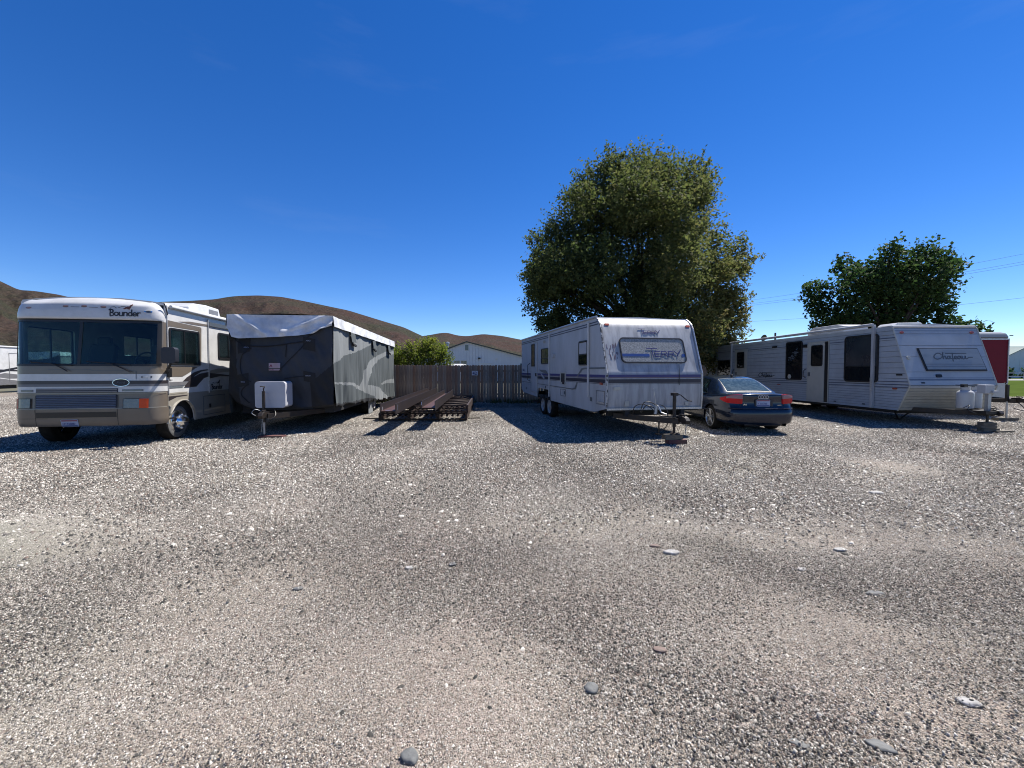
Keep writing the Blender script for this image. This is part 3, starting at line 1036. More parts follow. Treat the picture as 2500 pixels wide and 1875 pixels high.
def hill(name, prof, r0, r1, r2, seed, nr=70, na=260):
    """prof: (tan of azimuth, tan of elevation over the azimuth ray per unit depth)"""
    px = np.array([p[0] for p in prof])
    pz = np.array([p[1] for p in prof])
    ta = np.linspace(px[0], px[-1], na)
    e = np.interp(ta, px, pz)
    k = np.ones(5) / 5
    e = np.convolve(np.pad(e, 2, mode='edge'), k, 'valid')
    rad = np.concatenate([np.linspace(r0, r1, nr), np.linspace(r1, r2, 14)[1:]])
    vs = []
    for r_ in rad:
        t = (r_ - r0) / (r1 - r0)
        for a, el in zip(ta, e):
            if t <= 1:
                s = t ** 1.25 * (1.0)
                w = math.sin(min(t, 1) * PI) ** .8
                h = el * r1 * s
            else:
                q = (r_ - r1) / (r2 - r1)
                h = el * r1 * (1 - .75 * q * q)
                w = .0
            nz_ = noise.fractal(Vector((a * 9 + seed, r_ / r1 * 5, seed)), .9, 2.0, 5)
            nz2 = noise.noise(Vector((a * 60, r_ / r1 * 24, seed)))
            h = h * (1 + .16 * w * nz_) + w * el * r1 * .018 * nz2
            vs.append((a * r_, r_, max(h, -.5) - 1.0 + 1.56 * min(t, 1)))
    vs = np.array(vs)
    n1_ = len(rad)
    ii = np.arange(n1_ * na).reshape(n1_, na)
    f = np.stack([ii[:-1, :-1], ii[:-1, 1:], ii[1:, 1:], ii[1:, :-1]], -1).reshape(-1, 4)
    return structure(np_mesh(name, vs, f, M['hill'], smooth=True))


def sk(pts):
    return [((x - 1250) / 1012.0, max((905 - y) / 1012.0, 0)) for x, y in pts]


hill('hill_left', sk([(-900, 640), (-300, 640), (-60, 655), (0, 681), (27, 694), (54, 707), (90, 709), (150, 718), (260, 745), (360, 790), (440, 860), (480, 905)]), 110, 420, 700, 3.3)
hill('hill_middle', sk([(60, 905), (150, 800), (280, 748), (401, 736), (461, 734), (529, 730), (556, 725), (581, 722), (636, 720.5), (690, 724), (744, 734), (800, 746), (853, 757), (934, 782), (988, 798), (1015, 811), (1050, 827), (1120, 855), (1200, 885), (1260, 905)]), 150, 560, 900, 8.1)
hill('hill_far', sk([(880, 905), (960, 850), (1000, 826), (1036, 819), (1050, 817), (1072, 812.5), (1092, 811), (1117, 818), (1140, 820), (1180, 814.5), (1225, 819), (1276, 829), (1360, 848), (1480, 875), (1600, 890), (1750, 900), (1900, 905)]), 260, 800, 1200, 5.7)
hill('hill_distant', sk([(1600, 903), (1800, 898), (2100, 894), (2300, 897), (2500, 896), (2900, 893), (3400, 896)]), 1200, 2200, 2600, 2.2, nr=14, na=80)

# ------------------------------------------------------------------ wooden fence
fence = thing('wooden_fence', 'brown weathered dog-eared plank fence behind the parked trailers', 'fence', (0, 20.4, 0))
variants = []
for k in range(9):
    w_ = .136
    b_ = MB().slab([(0, 0), (w_, 0), (w_, 1.80), (w_ - .012, 1.815), (w_ - .035, 1.835), (w_ / 2, 1.842), (.035, 1.835), (.012, 1.815), (0, 1.80)], fr_front(0), 0, .018)
    me_o = b_.build('plank', [M['wood'], M['wood_red'], M['wood_grey']][(k + (k // 3)) % 3], fence)
    variants.append(me_o)
x = -13.0
first = True
planks = list(variants)
i = 0
while x < 9.5:
    if i < len(variants):
        o = planks[i]
    else:
        src = variants[random.choices(range(9), weights=[3, 1 + 3 * (x < -3.5), 2] * 3)[0]]
        o = src.copy()
        COL.objects.link(o)
        o.parent = fence
    o.location = (x, random.uniform(-.006, .006), random.uniform(-.015, .012))
    o.rotation_euler = (0, random.gauss(0, .004), random.gauss(0, .01))
    x += .136 + (random.uniform(.001, .010) if x > -3.0 else random.uniform(.0, .003))
    i += 1
for z_ in (.35, .95, 1.5):
    MB().box(-13, 9.6, .012, .05, z_, z_ + .09).build('rail', M['wood'], fence)
for k in range(9):
    MB().box(-12.9 + k * 2.75, -12.81 + k * 2.75, .05, .14, 0, 1.75).build('post', M['wood'], fence)
sign = thing('number_sign', 'small white sign reading 42 nailed to the wooden fence', 'sign', (-1.97, 20.36, 1.33))
MB().slab(rr(0, .30, 0, .22, .01, 2), fr_front(0), 0, .008).build('board', mat('sign_board', (.75, .75, .80), .5), sign)
text('42', fr_front(0), .035, .035, .21, M['blue'], sign, d=.01, bold=.004)

# weeds under the fence and beside wheels
def blades(name, n, box_, hmin, hmax, m_, label, w=.012, dens=None):
    x = rng.uniform(box_[0], box_[1], n)
    y = rng.uniform(box_[2], box_[3], n)
    keep = np.sin(x * 2.1 + 1) + np.sin(x * 5.3) + rng.normal(0, .8, n) > -.3
    x, y = x[keep], y[keep]
    n = len(x)
    h = rng.uniform(hmin, hmax, n)
    a = rng.uniform(0, 2 * PI, n)
    dx, dy = np.cos(a), np.sin(a)
    lean = rng.uniform(.1, .7, n) * h
    z0 = gh(x, y)
    wv = w * rng.uniform(.6, 1.4, n)
    v = np.zeros((n, 4, 3))
    v[:, 0] = np.stack([x - dy * wv, y + dx * wv, z0], -1)
    v[:, 1] = np.stack([x + dy * wv, y - dx * wv, z0], -1)
    v[:, 2] = np.stack([x + dx * lean * .5 + dy * wv * .7, y + dy * lean * .5 - dx * wv * .7, z0 + h * .6], -1)
    v[:, 3] = np.stack([x + dx * lean, y + dy * lean, z0 + h], -1)
    f = (np.array([[0, 1, 2, 3]])[None] + (np.arange(n) * 4)[:, None, None]).reshape(-1, 4)
    o = np_mesh(name, v.reshape(-1, 3), f, m_, tone=np.repeat(rng.random(n), 4))
    return tag(o, label, 'weeds', kind='stuff')


M['weed'] = leaf_mat('weed_leaf', [(0, (.02, .035, .012)), (.5, (.05, .07, .02)), (1, (.14, .12, .05))], .2)
blades('weeds', 5200, (-8, 10, 19.4, 20.34), .05, .28, M['weed'], 'low dark weeds growing along the foot of the fence')

# ------------------------------------------------------------------ trees
def leaves_mesh(name, lobes, per_area, leaf, parent, m_, seed, twig_leaves=14, droop=.25, spread=.13, shoots=.08, aspect=.6):
    r_ = np.random.default_rng(seed)
    C, U, T = [], [], []
    for (cx, cy, cz, rad, tone) in lobes:
        nt = int(per_area * 4 * PI * rad * rad)
        d = r_.normal(size=(nt, 3))
        d /= np.linalg.norm(d, axis=1)[:, None]
        tipf = r_.uniform(.60, 1.05, nt)
        sh = r_.random(nt) < shoots
        tipf[sh] = r_.uniform(1.02, 1.22, sh.sum())
        basef = np.clip(tipf - r_.uniform(.25, .5, nt), .2, 1)
        fac = 1 + .2 * np.sin(d[:, 0] * 5 + cx) * np.sin(d[:, 2] * 6 + cz)
        tip = d * (rad * tipf * fac)[:, None]
        base = d * (rad * basef)[:, None]
        tip[:, 2] += .12 * rad * (tipf > 1)
        k = twig_leaves
        t = r_.random((nt, k)) ** .8
        t[:, 0] = 1.02
        pts = base[:, None] * (1 - t[..., None]) + tip[:, None] * t[..., None]
        sp = spread * np.where(sh, .4, np.where(tipf > .9, .7, 1.0))
        pts = pts + r_.normal(size=pts.shape) * sp[:, None, None]
        pts[..., 2] -= droop * spread * r_.random((nt, k))
        pts = pts + np.array([cx, cy, cz])
        C.append(pts.reshape(-1, 3))
        T.append((np.clip(tone + r_.normal(0, .10, (nt, 1)) + r_.normal(0, .13, (nt, k)), 0, 1)).ravel())
    C = np.concatenate(C)
    T = np.concatenate(T)
    n = len(C)
    nrm = r_.normal(size=(n, 3))
    nrm[:, 2] = np.abs(nrm[:, 2]) + .25
    nrm /= np.linalg.norm(nrm, axis=1)[:, None]
    a = r_.normal(size=(n, 3))
    a -= nrm * (a * nrm).sum(1)[:, None]
    a /= np.linalg.norm(a, axis=1)[:, None]
    b = np.cross(nrm, a)
    s = leaf * r_.uniform(.6, 1.25, n)[:, None]
    v = np.zeros((n, 4, 3))
    v[:, 0] = C - a * s * .5
    v[:, 1] = C - b * s * .5 * aspect + nrm * s * .08
    v[:, 2] = C + a * s * .5
    v[:, 3] = C + b * s * .5 * aspect + nrm * s * .08
    f = (np.array([[0, 1, 2, 3]])[None] + (np.arange(n) * 4)[:, None, None]).reshape(-1, 4)
    o = np_mesh(name, v.reshape(-1, 3), f, m_, parent, tone=np.repeat(T, 4))
    return o, n


def limbs(parent, base, fork, lobes, r0, seed, name='trunk', every=1):
    rd = random.Random(seed)
    mb = MB()
    mb.tube([base, (base[0] + .1, base[1], (base[2] + fork[2]) / 2), fork], [r0 * 1.15, r0 * .95, r0 * .8], 12)
    for (cx, cy, cz, rad, _) in lobes[::every]:
        f = Vector(fork)
        c = Vector((cx, cy, cz))
        mid = f.lerp(c, .5) + Vector((rd.uniform(-.3, .3), rd.uniform(-.3, .3), rd.uniform(.0, .5)))
        mb.tube([f - Vector((0, 0, .3)), f.lerp(mid, .5), mid, c], [r0 * .42, r0 * .32, r0 * .2, r0 * .07], 7)
        for q in range(4):
            d = Vector((rd.gauss(0, 1), rd.gauss(0, 1), rd.gauss(.2, 1))).normalized()
            mb.tube([mid.lerp(c, .6), c + d * rad * .45, c + d * rad * .85], [r0 * .10, r0 * .055, .012], 5)
    return mb.build(name, M['bark'], parent, True)


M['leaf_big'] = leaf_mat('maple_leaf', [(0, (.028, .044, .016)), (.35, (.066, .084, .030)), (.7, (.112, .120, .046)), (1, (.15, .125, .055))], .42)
M['leaf_dark'] = leaf_mat('broad_leaf', [(0, (.014, .034, .012)), (.5, (.036, .066, .022)), (1, (.085, .115, .040))], .32)
M['leaf_lime'] = leaf_mat('lime_leaf', [(0, (.035, .055, .010)), (.5, (.095, .125, .024)), (1, (.20, .22, .05))], .42)

Y1 = 22.6
k1 = Y1 / 1012.0
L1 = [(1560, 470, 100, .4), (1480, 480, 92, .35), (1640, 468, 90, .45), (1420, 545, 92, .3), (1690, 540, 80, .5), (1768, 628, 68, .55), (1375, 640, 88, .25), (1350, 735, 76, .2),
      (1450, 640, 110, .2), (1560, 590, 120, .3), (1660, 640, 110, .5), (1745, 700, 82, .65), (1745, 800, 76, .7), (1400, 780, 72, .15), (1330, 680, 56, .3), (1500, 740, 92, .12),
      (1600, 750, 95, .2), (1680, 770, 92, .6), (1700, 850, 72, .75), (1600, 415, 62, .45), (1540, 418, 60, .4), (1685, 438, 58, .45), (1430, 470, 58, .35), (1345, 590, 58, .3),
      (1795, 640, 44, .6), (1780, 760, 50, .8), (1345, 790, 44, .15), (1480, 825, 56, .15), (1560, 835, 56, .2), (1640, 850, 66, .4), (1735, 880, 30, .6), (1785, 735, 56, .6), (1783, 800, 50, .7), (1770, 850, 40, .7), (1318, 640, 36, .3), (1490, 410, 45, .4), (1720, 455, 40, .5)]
rd = random.Random(4)
lobes1 = []
for j, (px, py, pr, tn) in enumerate(L1):
    rad = pr * k1
    cx = (px - 1250) * k1
    cz = CAM_H + (905 - py) * k1 * .965
    cx = 7.0 + (cx - 7.0) * (.965 if cx > 7 else 1.0)
    dist = math.hypot(px - 1560, py - 640) / 290.0
    dep = 4.2 * math.sqrt(max(0, 1 - min(dist, 1) ** 2))
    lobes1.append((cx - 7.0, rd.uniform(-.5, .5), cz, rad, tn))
    if dep > 1.5 and j % 2 == 0:
        fq = (Y1 - dep) / Y1 * .97
        lobes1.append((cx * fq - 7.0 + rd.uniform(-.3, .3), -dep, CAM_H + (cz - CAM_H) * fq, rad * .82 * fq, tn))
        lobes1.append((cx - 7.0 + rd.uniform(-.5, .5), dep, cz, rad * .85, tn))
t1 = thing('maple_tree', 'tall full-crowned tree rising behind the trailer with the blue stripes', 'tree', (7.0, Y1, 0))
limbs(t1, (0, 0, -.1), (0, 0, 3.4), lobes1[:], .42, 5, every=2)
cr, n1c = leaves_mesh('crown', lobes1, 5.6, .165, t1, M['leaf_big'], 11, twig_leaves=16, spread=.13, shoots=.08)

Y2 = 27.5
k2 = Y2 / 1012.0
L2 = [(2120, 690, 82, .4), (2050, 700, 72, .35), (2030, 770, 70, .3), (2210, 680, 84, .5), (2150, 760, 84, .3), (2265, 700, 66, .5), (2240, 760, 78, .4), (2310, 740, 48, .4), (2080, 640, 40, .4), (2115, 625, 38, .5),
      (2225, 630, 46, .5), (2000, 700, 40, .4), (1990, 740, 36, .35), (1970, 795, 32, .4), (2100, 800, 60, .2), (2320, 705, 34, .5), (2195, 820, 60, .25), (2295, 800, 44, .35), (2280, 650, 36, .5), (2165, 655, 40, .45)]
lobes2 = []
for j, (px, py, pr, tn) in enumerate(L2):
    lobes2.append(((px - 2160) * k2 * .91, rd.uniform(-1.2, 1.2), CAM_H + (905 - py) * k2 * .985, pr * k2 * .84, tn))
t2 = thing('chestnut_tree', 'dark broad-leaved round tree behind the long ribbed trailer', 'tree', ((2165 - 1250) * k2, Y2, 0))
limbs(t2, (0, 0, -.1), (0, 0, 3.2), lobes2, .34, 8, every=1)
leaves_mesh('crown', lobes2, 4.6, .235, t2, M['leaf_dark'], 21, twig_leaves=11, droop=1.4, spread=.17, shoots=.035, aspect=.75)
sp = MB()
for dx in (2140, 2163, 2258):
    x_ = (dx - 2165) * k2
    sp.tube([(x_, 0, 8.3), (x_ + .05, 0, CAM_H + (905 - (600 if dx == 2163 else 612 if dx == 2140 else 626)) * k2)], [.02, .012], 5)
sp.build('twig', M['bark'], t2)
leaves_mesh('sprig', [((2140 - 2165) * k2, 0, CAM_H + (905 - 611) * k2, .13, .4), ((2161 - 2165) * k2, 0, CAM_H + (905 - 600) * k2, .12, .4), ((2258 - 2165) * k2, 0, CAM_H + (905 - 624) * k2, .14, .4)], 14, .26, t2, M['leaf_dark'], 5, twig_leaves=5, spread=.06, shoots=0)

t3 = thing('small_tree', 'low leafy tree showing above the roof between dark tree and red trailer', 'tree', (30.6, 28.0, 0))
lobes3 = [(-.5, 0, 4.2, .75, .6), (.0, .2, 4.6, .62, .6), (.7, 0, 4.3, .62, .55), (1.15, .1, 4.0, .42, .6), (.2, -.3, 3.7, .9, .5), (-.9, .2, 3.6, .7, .4)]
limbs(t3, (0, 0, -.1), (0, 0, 1.9), lobes3, .16, 9)
leaves_mesh('crown', lobes3, 2.8, .3, t3, M['leaf_dark'], 31, twig_leaves=9, droop=1.0, spread=.18, shoots=.05, aspect=.7)

bush = thing('bush', 'sunlit yellow-green bush rising behind the left part of the fence', 'bush', (-5.1, 23.2, 0))
kb = 23.2 / 1012
lb = [((px - 1250) * kb + 5.1, rd.uniform(-.5, .5), CAM_H + (905 - py) * kb, pr * kb, tn) for px, py, pr, tn in
      [(985, 880, 30, .5), (1010, 862, 26, .6), (1035, 850, 25, .6), (1055, 842, 20, .7), (1068, 866, 24, .5), (1090, 880, 22, .4), (1040, 885, 34, .4), (1078, 850, 15, .6), (960, 868, 30, .5), (1056, 832, 9, .8), (1003, 842, 8, .7), (1032, 833, 8, .7), (930, 880, 32, .5)]]
limbs(bush, (0, 0, 0), (0, 0, .7), lb, .09, 3, name='stem')
leaves_mesh('foliage', lb, 26, .12, bush, M['leaf_lime'], 41, twig_leaves=9, spread=.09, shoots=.14)

# ------------------------------------------------------------------ background buildings
def gable_shed(name, label, x0, x1, y0, depth, zp, ze, xp, panel_w, wall, roofm, base=0.0):
    t = thing(name, label, 'building', ((x0 + x1) / 2, y0, 0))
    cx = (x0 + x1) / 2

    def top(x_):
        return zp - (zp - ze) * (abs(x_ - xp) / (x1 - xp if x_ > xp else xp - x0))
    x_ = x0
    while x_ < x1 - .01:
        xe = min(x_ + panel_w, x1)
        pts = [(x_ - cx + .015, base), (xe - cx - .015, base), (xe - cx - .015, top(xe))]
        if x_ < xp < xe:
            pts.append((xp - cx, zp))
        pts.append((x_ - cx + .015, top(x_)))
        MB().slab(pts, fr_front(0), 0, .05).build('siding_panel', wall, t)
        x_ = xe
    b = MB().slab([(x0 - cx + .05, 0), (x1 - cx - .05, 0), (x1 - cx - .05, ze - .05), (xp - cx, zp - .06), (x0 - cx + .05, ze - .05)], lambda u, v, d: (u, d, v), .02, depth)
    b.build('wall', wall, t)
    for s, xa in ((-1, x0), (1, x1)):
        e = .35
        sl = (zp - ze) / abs(xa - xp)
        xo = xa - cx + s * e
        MB().slab([(xp - cx, zp + .02), (xo, ze - sl * e + .02), (xo, ze - sl * e + .14), (xp - cx, zp + .15)], lambda u, v, d: (u, d, v), -.4, depth + .3).build('roof', roofm, t)
    return t


barn = gable_shed('barn', 'pale grey-white metal barn with a dark green roof edge behind the fence', -14.5, 4.6, 60, 18, 5.66, 2.75, -6.52, .42, M['barn'], M['barn_roof'])
bcx = (-14.5 + 4.6) / 2
window(barn, fr_front(-.05), -6.83 - bcx, -6.22 - bcx, 4.42, 5.36, .01, fw=.06, glass=M['window_blue'], frame=M['white'])
for a_ in (-8.42, -7.42):
    window(barn, fr_front(-.05), a_ - bcx, a_ + .93 - bcx, 2.35, 3.06, .01, fw=.06, glass=M['window_blue'], frame=M['white'], split=a_ + .46 - bcx)
MB().box(-4.9 - bcx, -4.55 - bcx, -.3, -.06, 3.25, 3.45).build('lamp', M['black'], barn)
MB().box(-2.4 - bcx, -2.1 - bcx, -.12, -.06, 3.1, 3.4).build('vent', M['white'], barn)
MB().box(-4.8 - bcx, -2.9 - bcx, -.12, -.06, 0, 2.66).build('door', M['white'], barn)
MB().box(1.2 - bcx, 3.2 - bcx, -.12, -.06, 0, 2.6).build('door', M['barn_roof'], barn)
ch = thing('chimney_pipe', 'grey metal flue pipe with a cap left of the barn gable', 'chimney', (-9.38, 60.6, 0))
MB().lathe([(.16, 3.9), (.16, 5.45), (.16, 5.5)], (0, 0, 0), 'z', 12).build('pipe', M['galv'], ch, True)
MB().lathe([(.08, 5.45), (.28, 5.5), (.26, 5.68), (.001, 5.78)], (0, 0, 0), 'z', 12).build('cap', M['galv'], ch, True)

van = thing('van', 'white van roof just showing over the fence in front of the barn', 'van', (-7.0, 50, 0))
MB().prism([(0, .35), (0, 1.4), (.5, 2.25), (1.0, 2.4), (5, 2.42), (5.1, .35)], -.95, .95).build('body', M['white'], van, bevel=.12)
MB().slab(rr(-.8, .8, 1.45, 2.05, .05), fr_slope(0, 1.4, .5, 2.25), 0, .01).build('windscreen', M['window'], van)
for s in (-1, 1):
    for yy in (.9, 4.0):
        wheel(van, s * .96, yy, .34, .34, s, M['galv'])

house = thing('house', 'tan house with a brown shingle roof half hidden by the tall tree', 'house', (20.4, 42, 0))
MB().box(-4.5, 3.4, 0, 8, 0, 3.2).build('wall', M['stucco'], house)
MB().slab([(-5.2, 3.0), (4.2, 3.0), (4.2, 3.15), (-.2, 5.25), (-1.0, 5.25), (-5.2, 3.15)], lambda u, v, d: (u, d, v), -.5, 8.5).build('roof', M['brown_roof'], house)
window(house, fr_front(0), -3, -1.6, 1.1, 2.3, .02, frame=M['white'])
dish = thing('satellite_dish', 'round grey satellite dish mounted on the brown house roof', 'satellite dish', (25.0, 41.4, 3.9))
dd = MB()
prof = [(r_ / 10 * .33, .9 * (r_ / 10 * .33) ** 2) for r_ in range(11)]
prof[0] = (.001, 0)
dd.lathe(prof, (0, 0, 0), 'y', 24)
db = dd.build('reflector', mat('dish_grey', (.16, .16, .17), .6), dish, True)
db.location = (0, 0, .95)
db.rotation_euler = (R(-20), 0, R(190))
MB().tube([(0, .1, 0), (0, .1, .75), (0, .02, .95)], .03, 8).build('mast', M['iron'], dish)

farm = gable_shed('farm_shed', 'far pale farm shed with a green roof at the right edge', 104, 128, 88, 20, 6.2, 4.3, 108, 1.2, M['barn'], M['green_roof'])
window(farm, fr_front(-.05), 109.6 - 116, 110.6 - 116, 2.8, 3.9, .01, fw=.08)
farm2 = thing('farm_barn', 'long low barn with a pale green metal roof behind the far shed', 'building', (121, 104, 0))
MB().box(-16, 16, 0, 10, 0, 4.6).build('wall', M['barn'], farm2)
MB().slab([(-.4, 4.4), (5, 7.8), (10.4, 4.4), (10.4, 4.6), (5, 8.0), (-.4, 4.6)], lambda u, v, d: (d, u, v), -16.5, 16.5).build('roof', M['green_roof'], farm2)

rf = thing('rail_fence', 'pale rail fence along the road beyond the lawn', 'fence', (80, 72, 0))
for k in range(26):
    MB().box(-30 + k * 3, -29.86 + k * 3, 0, .14, 0, 1.3).build('post', M['white_old'], rf)
for z_ in (.5, 1.1):
    MB().box(-30, 46, -.04, 0, z_, z_ + .14).build('rail', M['white_old'], rf)
hd = thing('hedge', 'dark hedge line behind the far rail fence', 'hedge', (95, 80, 0))
leaves_mesh('foliage', [(-28 + 3.2 * q, rd.uniform(-.4, .4), 1.0, 1.0, .3) for q in range(17) if q % 5 != 3], 3, .5, hd, M['leaf_dark'], 61, twig_leaves=7, spread=.25, shoots=.02)

# power lines and their poles (poles stand outside the frame)
for k, (zl, zr) in enumerate(((13.7, 16.2), (13.2, 15.2), (12.9, 14.9), (10.6, 10.6))):
    a, b_ = Vector((34, 80, zl)), Vector((66, 40, zr))
    pts = []
    for q in range(25):
        t = q / 24
        p = a.lerp(b_, t)
        p.z -= .9 * 4 * t * (1 - t)
        pts.append(p)
    o = MB().tube(pts, .014, 5).build('power_line', M['ink_grey'])
    tag(o, ['thin topmost overhead wire crossing the sky at right', 'second overhead wire just under the topmost one', 'third overhead wire of the upper bunch', 'single lower overhead wire passing behind the dark tree'][k], 'power line', 'overhead wires at right')

# ------------------------------------------------------------------ 1. motorhome
W, LN = 2.64, 9.6
mh = thing('motorhome', 'white and tan motorhome with a big windshield parked at the left', 'motorhome', (-10.03, 8.237, 0), 9.5)
RAD = .30
YE = .34
ls_, la_, lf_ = YE - RAD, RAD * PI / 2, W - 2 * RAD
TOT = 2 * ls_ + 2 * la_ + lf_


def mh_lean(z):
    return float(np.interp(z, [.4, .45, .75, 1.0, 1.66, 2.6, 2.63, 2.8, 2.92, 3.0, 3.05], [.05, 0, -.02, .0, .03, .15, .10, .11, .14, .24, .42]))


def mh_inset(z):
    return float(np.interp(z, [.4, .5, 2.72, 2.86, 2.95, 3.01, 3.05], [.04, 0, 0, .035, .10, .19, .34]))


def mh_s(s, z, d=0.0):
    q = s * TOT
    a = mh_inset(z) - d
    ln = mh_lean(z)
    r_ = RAD + (.12 if z > 2.85 else 0) * 0
    if q <= ls_:
        return (a, YE + (ln * 0) + (-(q)) * 1.0 + 0, z) if q < ls_ else (a, RAD, z)
    if q >= TOT - ls_:
        return (W - a, RAD + (q - (TOT - ls_)), z)
    k = YE
    if q < ls_ + la_:
        th = (q - ls_) / RAD
        return (RAD - (RAD - a) * math.cos(th), RAD - (RAD + d - ln) * math.sin(th) , z)
    if q > TOT - ls_ - la_:
        th = (TOT - ls_ - q) / RAD
        return (W - RAD + (RAD - a) * math.cos(th), RAD - (RAD + d - ln) * math.sin(th), z)
    x_ = RAD + (q - ls_ - la_)
    u = (x_ - RAD) / lf_
    zc = .055 * max(0, (z - 2.8) / .25) * (1 - (2 * u - 1) ** 2)
    return (x_, ln - d - .05 * (1 - (2 * u - 1) ** 2), z + zc)


def sx2s(x_):
    return (ls_ + la_ + (x_ + .08 - RAD)) / TOT


def mh_patch(name, s0, s1, z0, z1, m_, d=0.0, ns=40, nz=6, parent=mh, thick=0.0, smooth=True):
    mb = MB().grid(lambda u, v: mh_s(s0 + (s1 - s0) * u, z0 + (z1 - z0) * v, d), ns, nz)
    if thick:
        mb.grid(lambda u, v: mh_s(s0 + (s1 - s0) * u, z0 + (z1 - z0) * v, d - thick), ns, nz)
    return mb.build(name, m_, parent, smooth, angle=60)


fr_mh = lambda u, v, d: mh_s(sx2s(u), v, d)
mh_patch('bumper', 0, 1, .43, .775, M['tan'], .012)
mh_patch('front_panel', 0, 1, .76, 1.12, M['tan'], 0)
mh_patch('front_trim', 0, 1, 1.12, 1.235, M['white'], .003)
mh_patch('stripe', 0, 1, 1.235, 1.285, M['grey_stripe'], .005)
mh_patch('stripe', 0, 1, 1.285, 1.355, M['brown_dark'], .006)
mh_patch('front_panel', 0, 1, 1.355, 1.49, M['white'], .003)
mh_patch('cowl_panel', 0, 1, 1.49, 1.665, M['tan'], .002)
mh_patch('front_cap', 0, 1, 2.60, 3.05, M['white'], .004, nz=18)
# windshield: black gasket frame with the two panes
SA, SB = .055, .925
gk = MB()
for (a0, a1, z0, z1) in ((SA - .02, SB + .02, 1.655, 1.70), (SA - .02, SB + .02, 2.555, 2.615), (SA - .02, SA + .012, 1.69, 2.56), (SB - .012, SB + .02, 1.69, 2.56), (.468, .487, 1.69, 2.56)):
    gk.grid(lambda u, v: mh_s(a0 + (a1 - a0) * u, z0 + (z1 - z0) * v, .012), 30, 3)
ws = gk.build('windshield', M['black'], mh, True)
for a0, a1 in ((SA + .008, .472), (.483, SB - .008)):
    MB().grid(lambda u, v: mh_s(a0 + (a1 - a0) * u, 1.68 + .9 * v, .003), 22, 6).build('pane', M['pane'], ws, True)
mh_patch('pillar', 0, SA - .02, 1.66, 2.61, M['tan'], .002, ns=8)
mh_patch('pillar', SB + .02, 1, 1.66, 2.61, M['tan'], .002, ns=8)
# grille
gr = MB()
zz = [.80, .835, .87, .905, .94, .975, 1.01, 1.045]
for z_ in zz:
    gr.grid(lambda u, v: mh_s(sx2s(.42 + 1.41 * u), z_ + .018 * v, .022 - .008 * v), 20, 1)
gro = mh_patch('grille', sx2s(.41), sx2s(1.84), .785, 1.07, M['navy'], .004, ns=24)
gr.build('chrome_bar', M['bar'], gro)
g2 = mh_patch('upper_grille', sx2s(.41), sx2s(1.86), 1.115, 1.20, M['navy'], .008, ns=24)
MB().grid(lambda u, v: mh_s(sx2s(.42 + 1.43 * u), 1.125 + .018 * v, .018), 20, 1).grid(lambda u, v: mh_s(sx2s(.42 + 1.43 * u), 1.165 + .024 * v, .018), 20, 1).build('chrome_bar', M['bar'], g2)
for z_ in (1.09, .785):
    mh_patch('chrome_trim', .02, .98, z_, z_ + .012, M['tan_light'], .016, nz=1)
mh_patch('bumper_slot', sx2s(.42), sx2s(1.84), .61, .72, M['black'], .015, ns=20, nz=2)
for xx in (.40, 1.85):
    mh_patch('panel_gap', sx2s(xx), sx2s(xx + .012), .44, 1.06, M['black'], .014, ns=1, nz=10)
mh_patch('panel_gap', .10, .30, .59, .597, M['black'], .014, ns=10, nz=1)
mh_patch('panel_gap', .30, .55, 1.575, 1.583, M['ink_grey'], .005, ns=10, nz=1)
mh_patch('panel_gap', .55, .80, 1.555, 1.563, M['ink_grey'], .005, ns=10, nz=1)
mh_patch('panel_gap', .802, .806, 1.38, 1.56, M['ink_grey'], .006, ns=1, nz=8)
# lamps
hl = mh_patch('headlight', sx2s(.09), sx2s(.33), .80, 1.0, M['black'], .016, ns=10)
mh_patch('lens', sx2s(.105), sx2s(.315), .81, .99, M['lens'], .022, ns=10, parent=hl)
mh_patch('side_lens', .075, sx2s(.09), .80, 1.0, M['red_dark'], .018, ns=8, parent=hl)
hl = mh_patch('headlight', sx2s(1.95), sx2s(2.25), .78, .985, M['black'], .016, ns=10)
mh_patch('lens', sx2s(1.965), sx2s(2.235), .79, .975, M['lens'], .022, ns=10, parent=hl)
mh_patch('side_lens', sx2s(2.235), sx2s(2.385), .785, .98, M['orange'], .02, ns=8, parent=hl)
for a0, a1 in ((.13, .36), (1.93, 2.30)):
    q = mh_patch('marker_lamp', sx2s(a0), sx2s(a1), 1.135, 1.175, M['grey_stripe'], .010, ns=8)
    mh_patch('lens', sx2s(a0 + .02), sx2s(a1 - .02), 1.143, 1.167, M['lens'], .014, ns=8, parent=q)
for xx, zc in ((.23, 2.83), (.90, 2.86), (1.23, 2.865), (1.57, 2.86)):
    mk = MB()
    mk.grid(lambda u, v: mh_s(sx2s(xx + .055 * v * math.cos(2 * PI * u)), zc + .02 * v * math.sin(2 * PI * u), .006 + .014 * (1 - v)), 16, 3)
    mk.build('roof_marker', M['amber_faded'], mh, True)
MB().ribbon([(1.0, 2.852), (1.14, 2.85)], .008, fr_mh, .006).ribbon([(1.33, 2.85), (1.47, 2.848)], .008, fr_mh, .006).build('trim_line', M['grey_stripe'], mh)
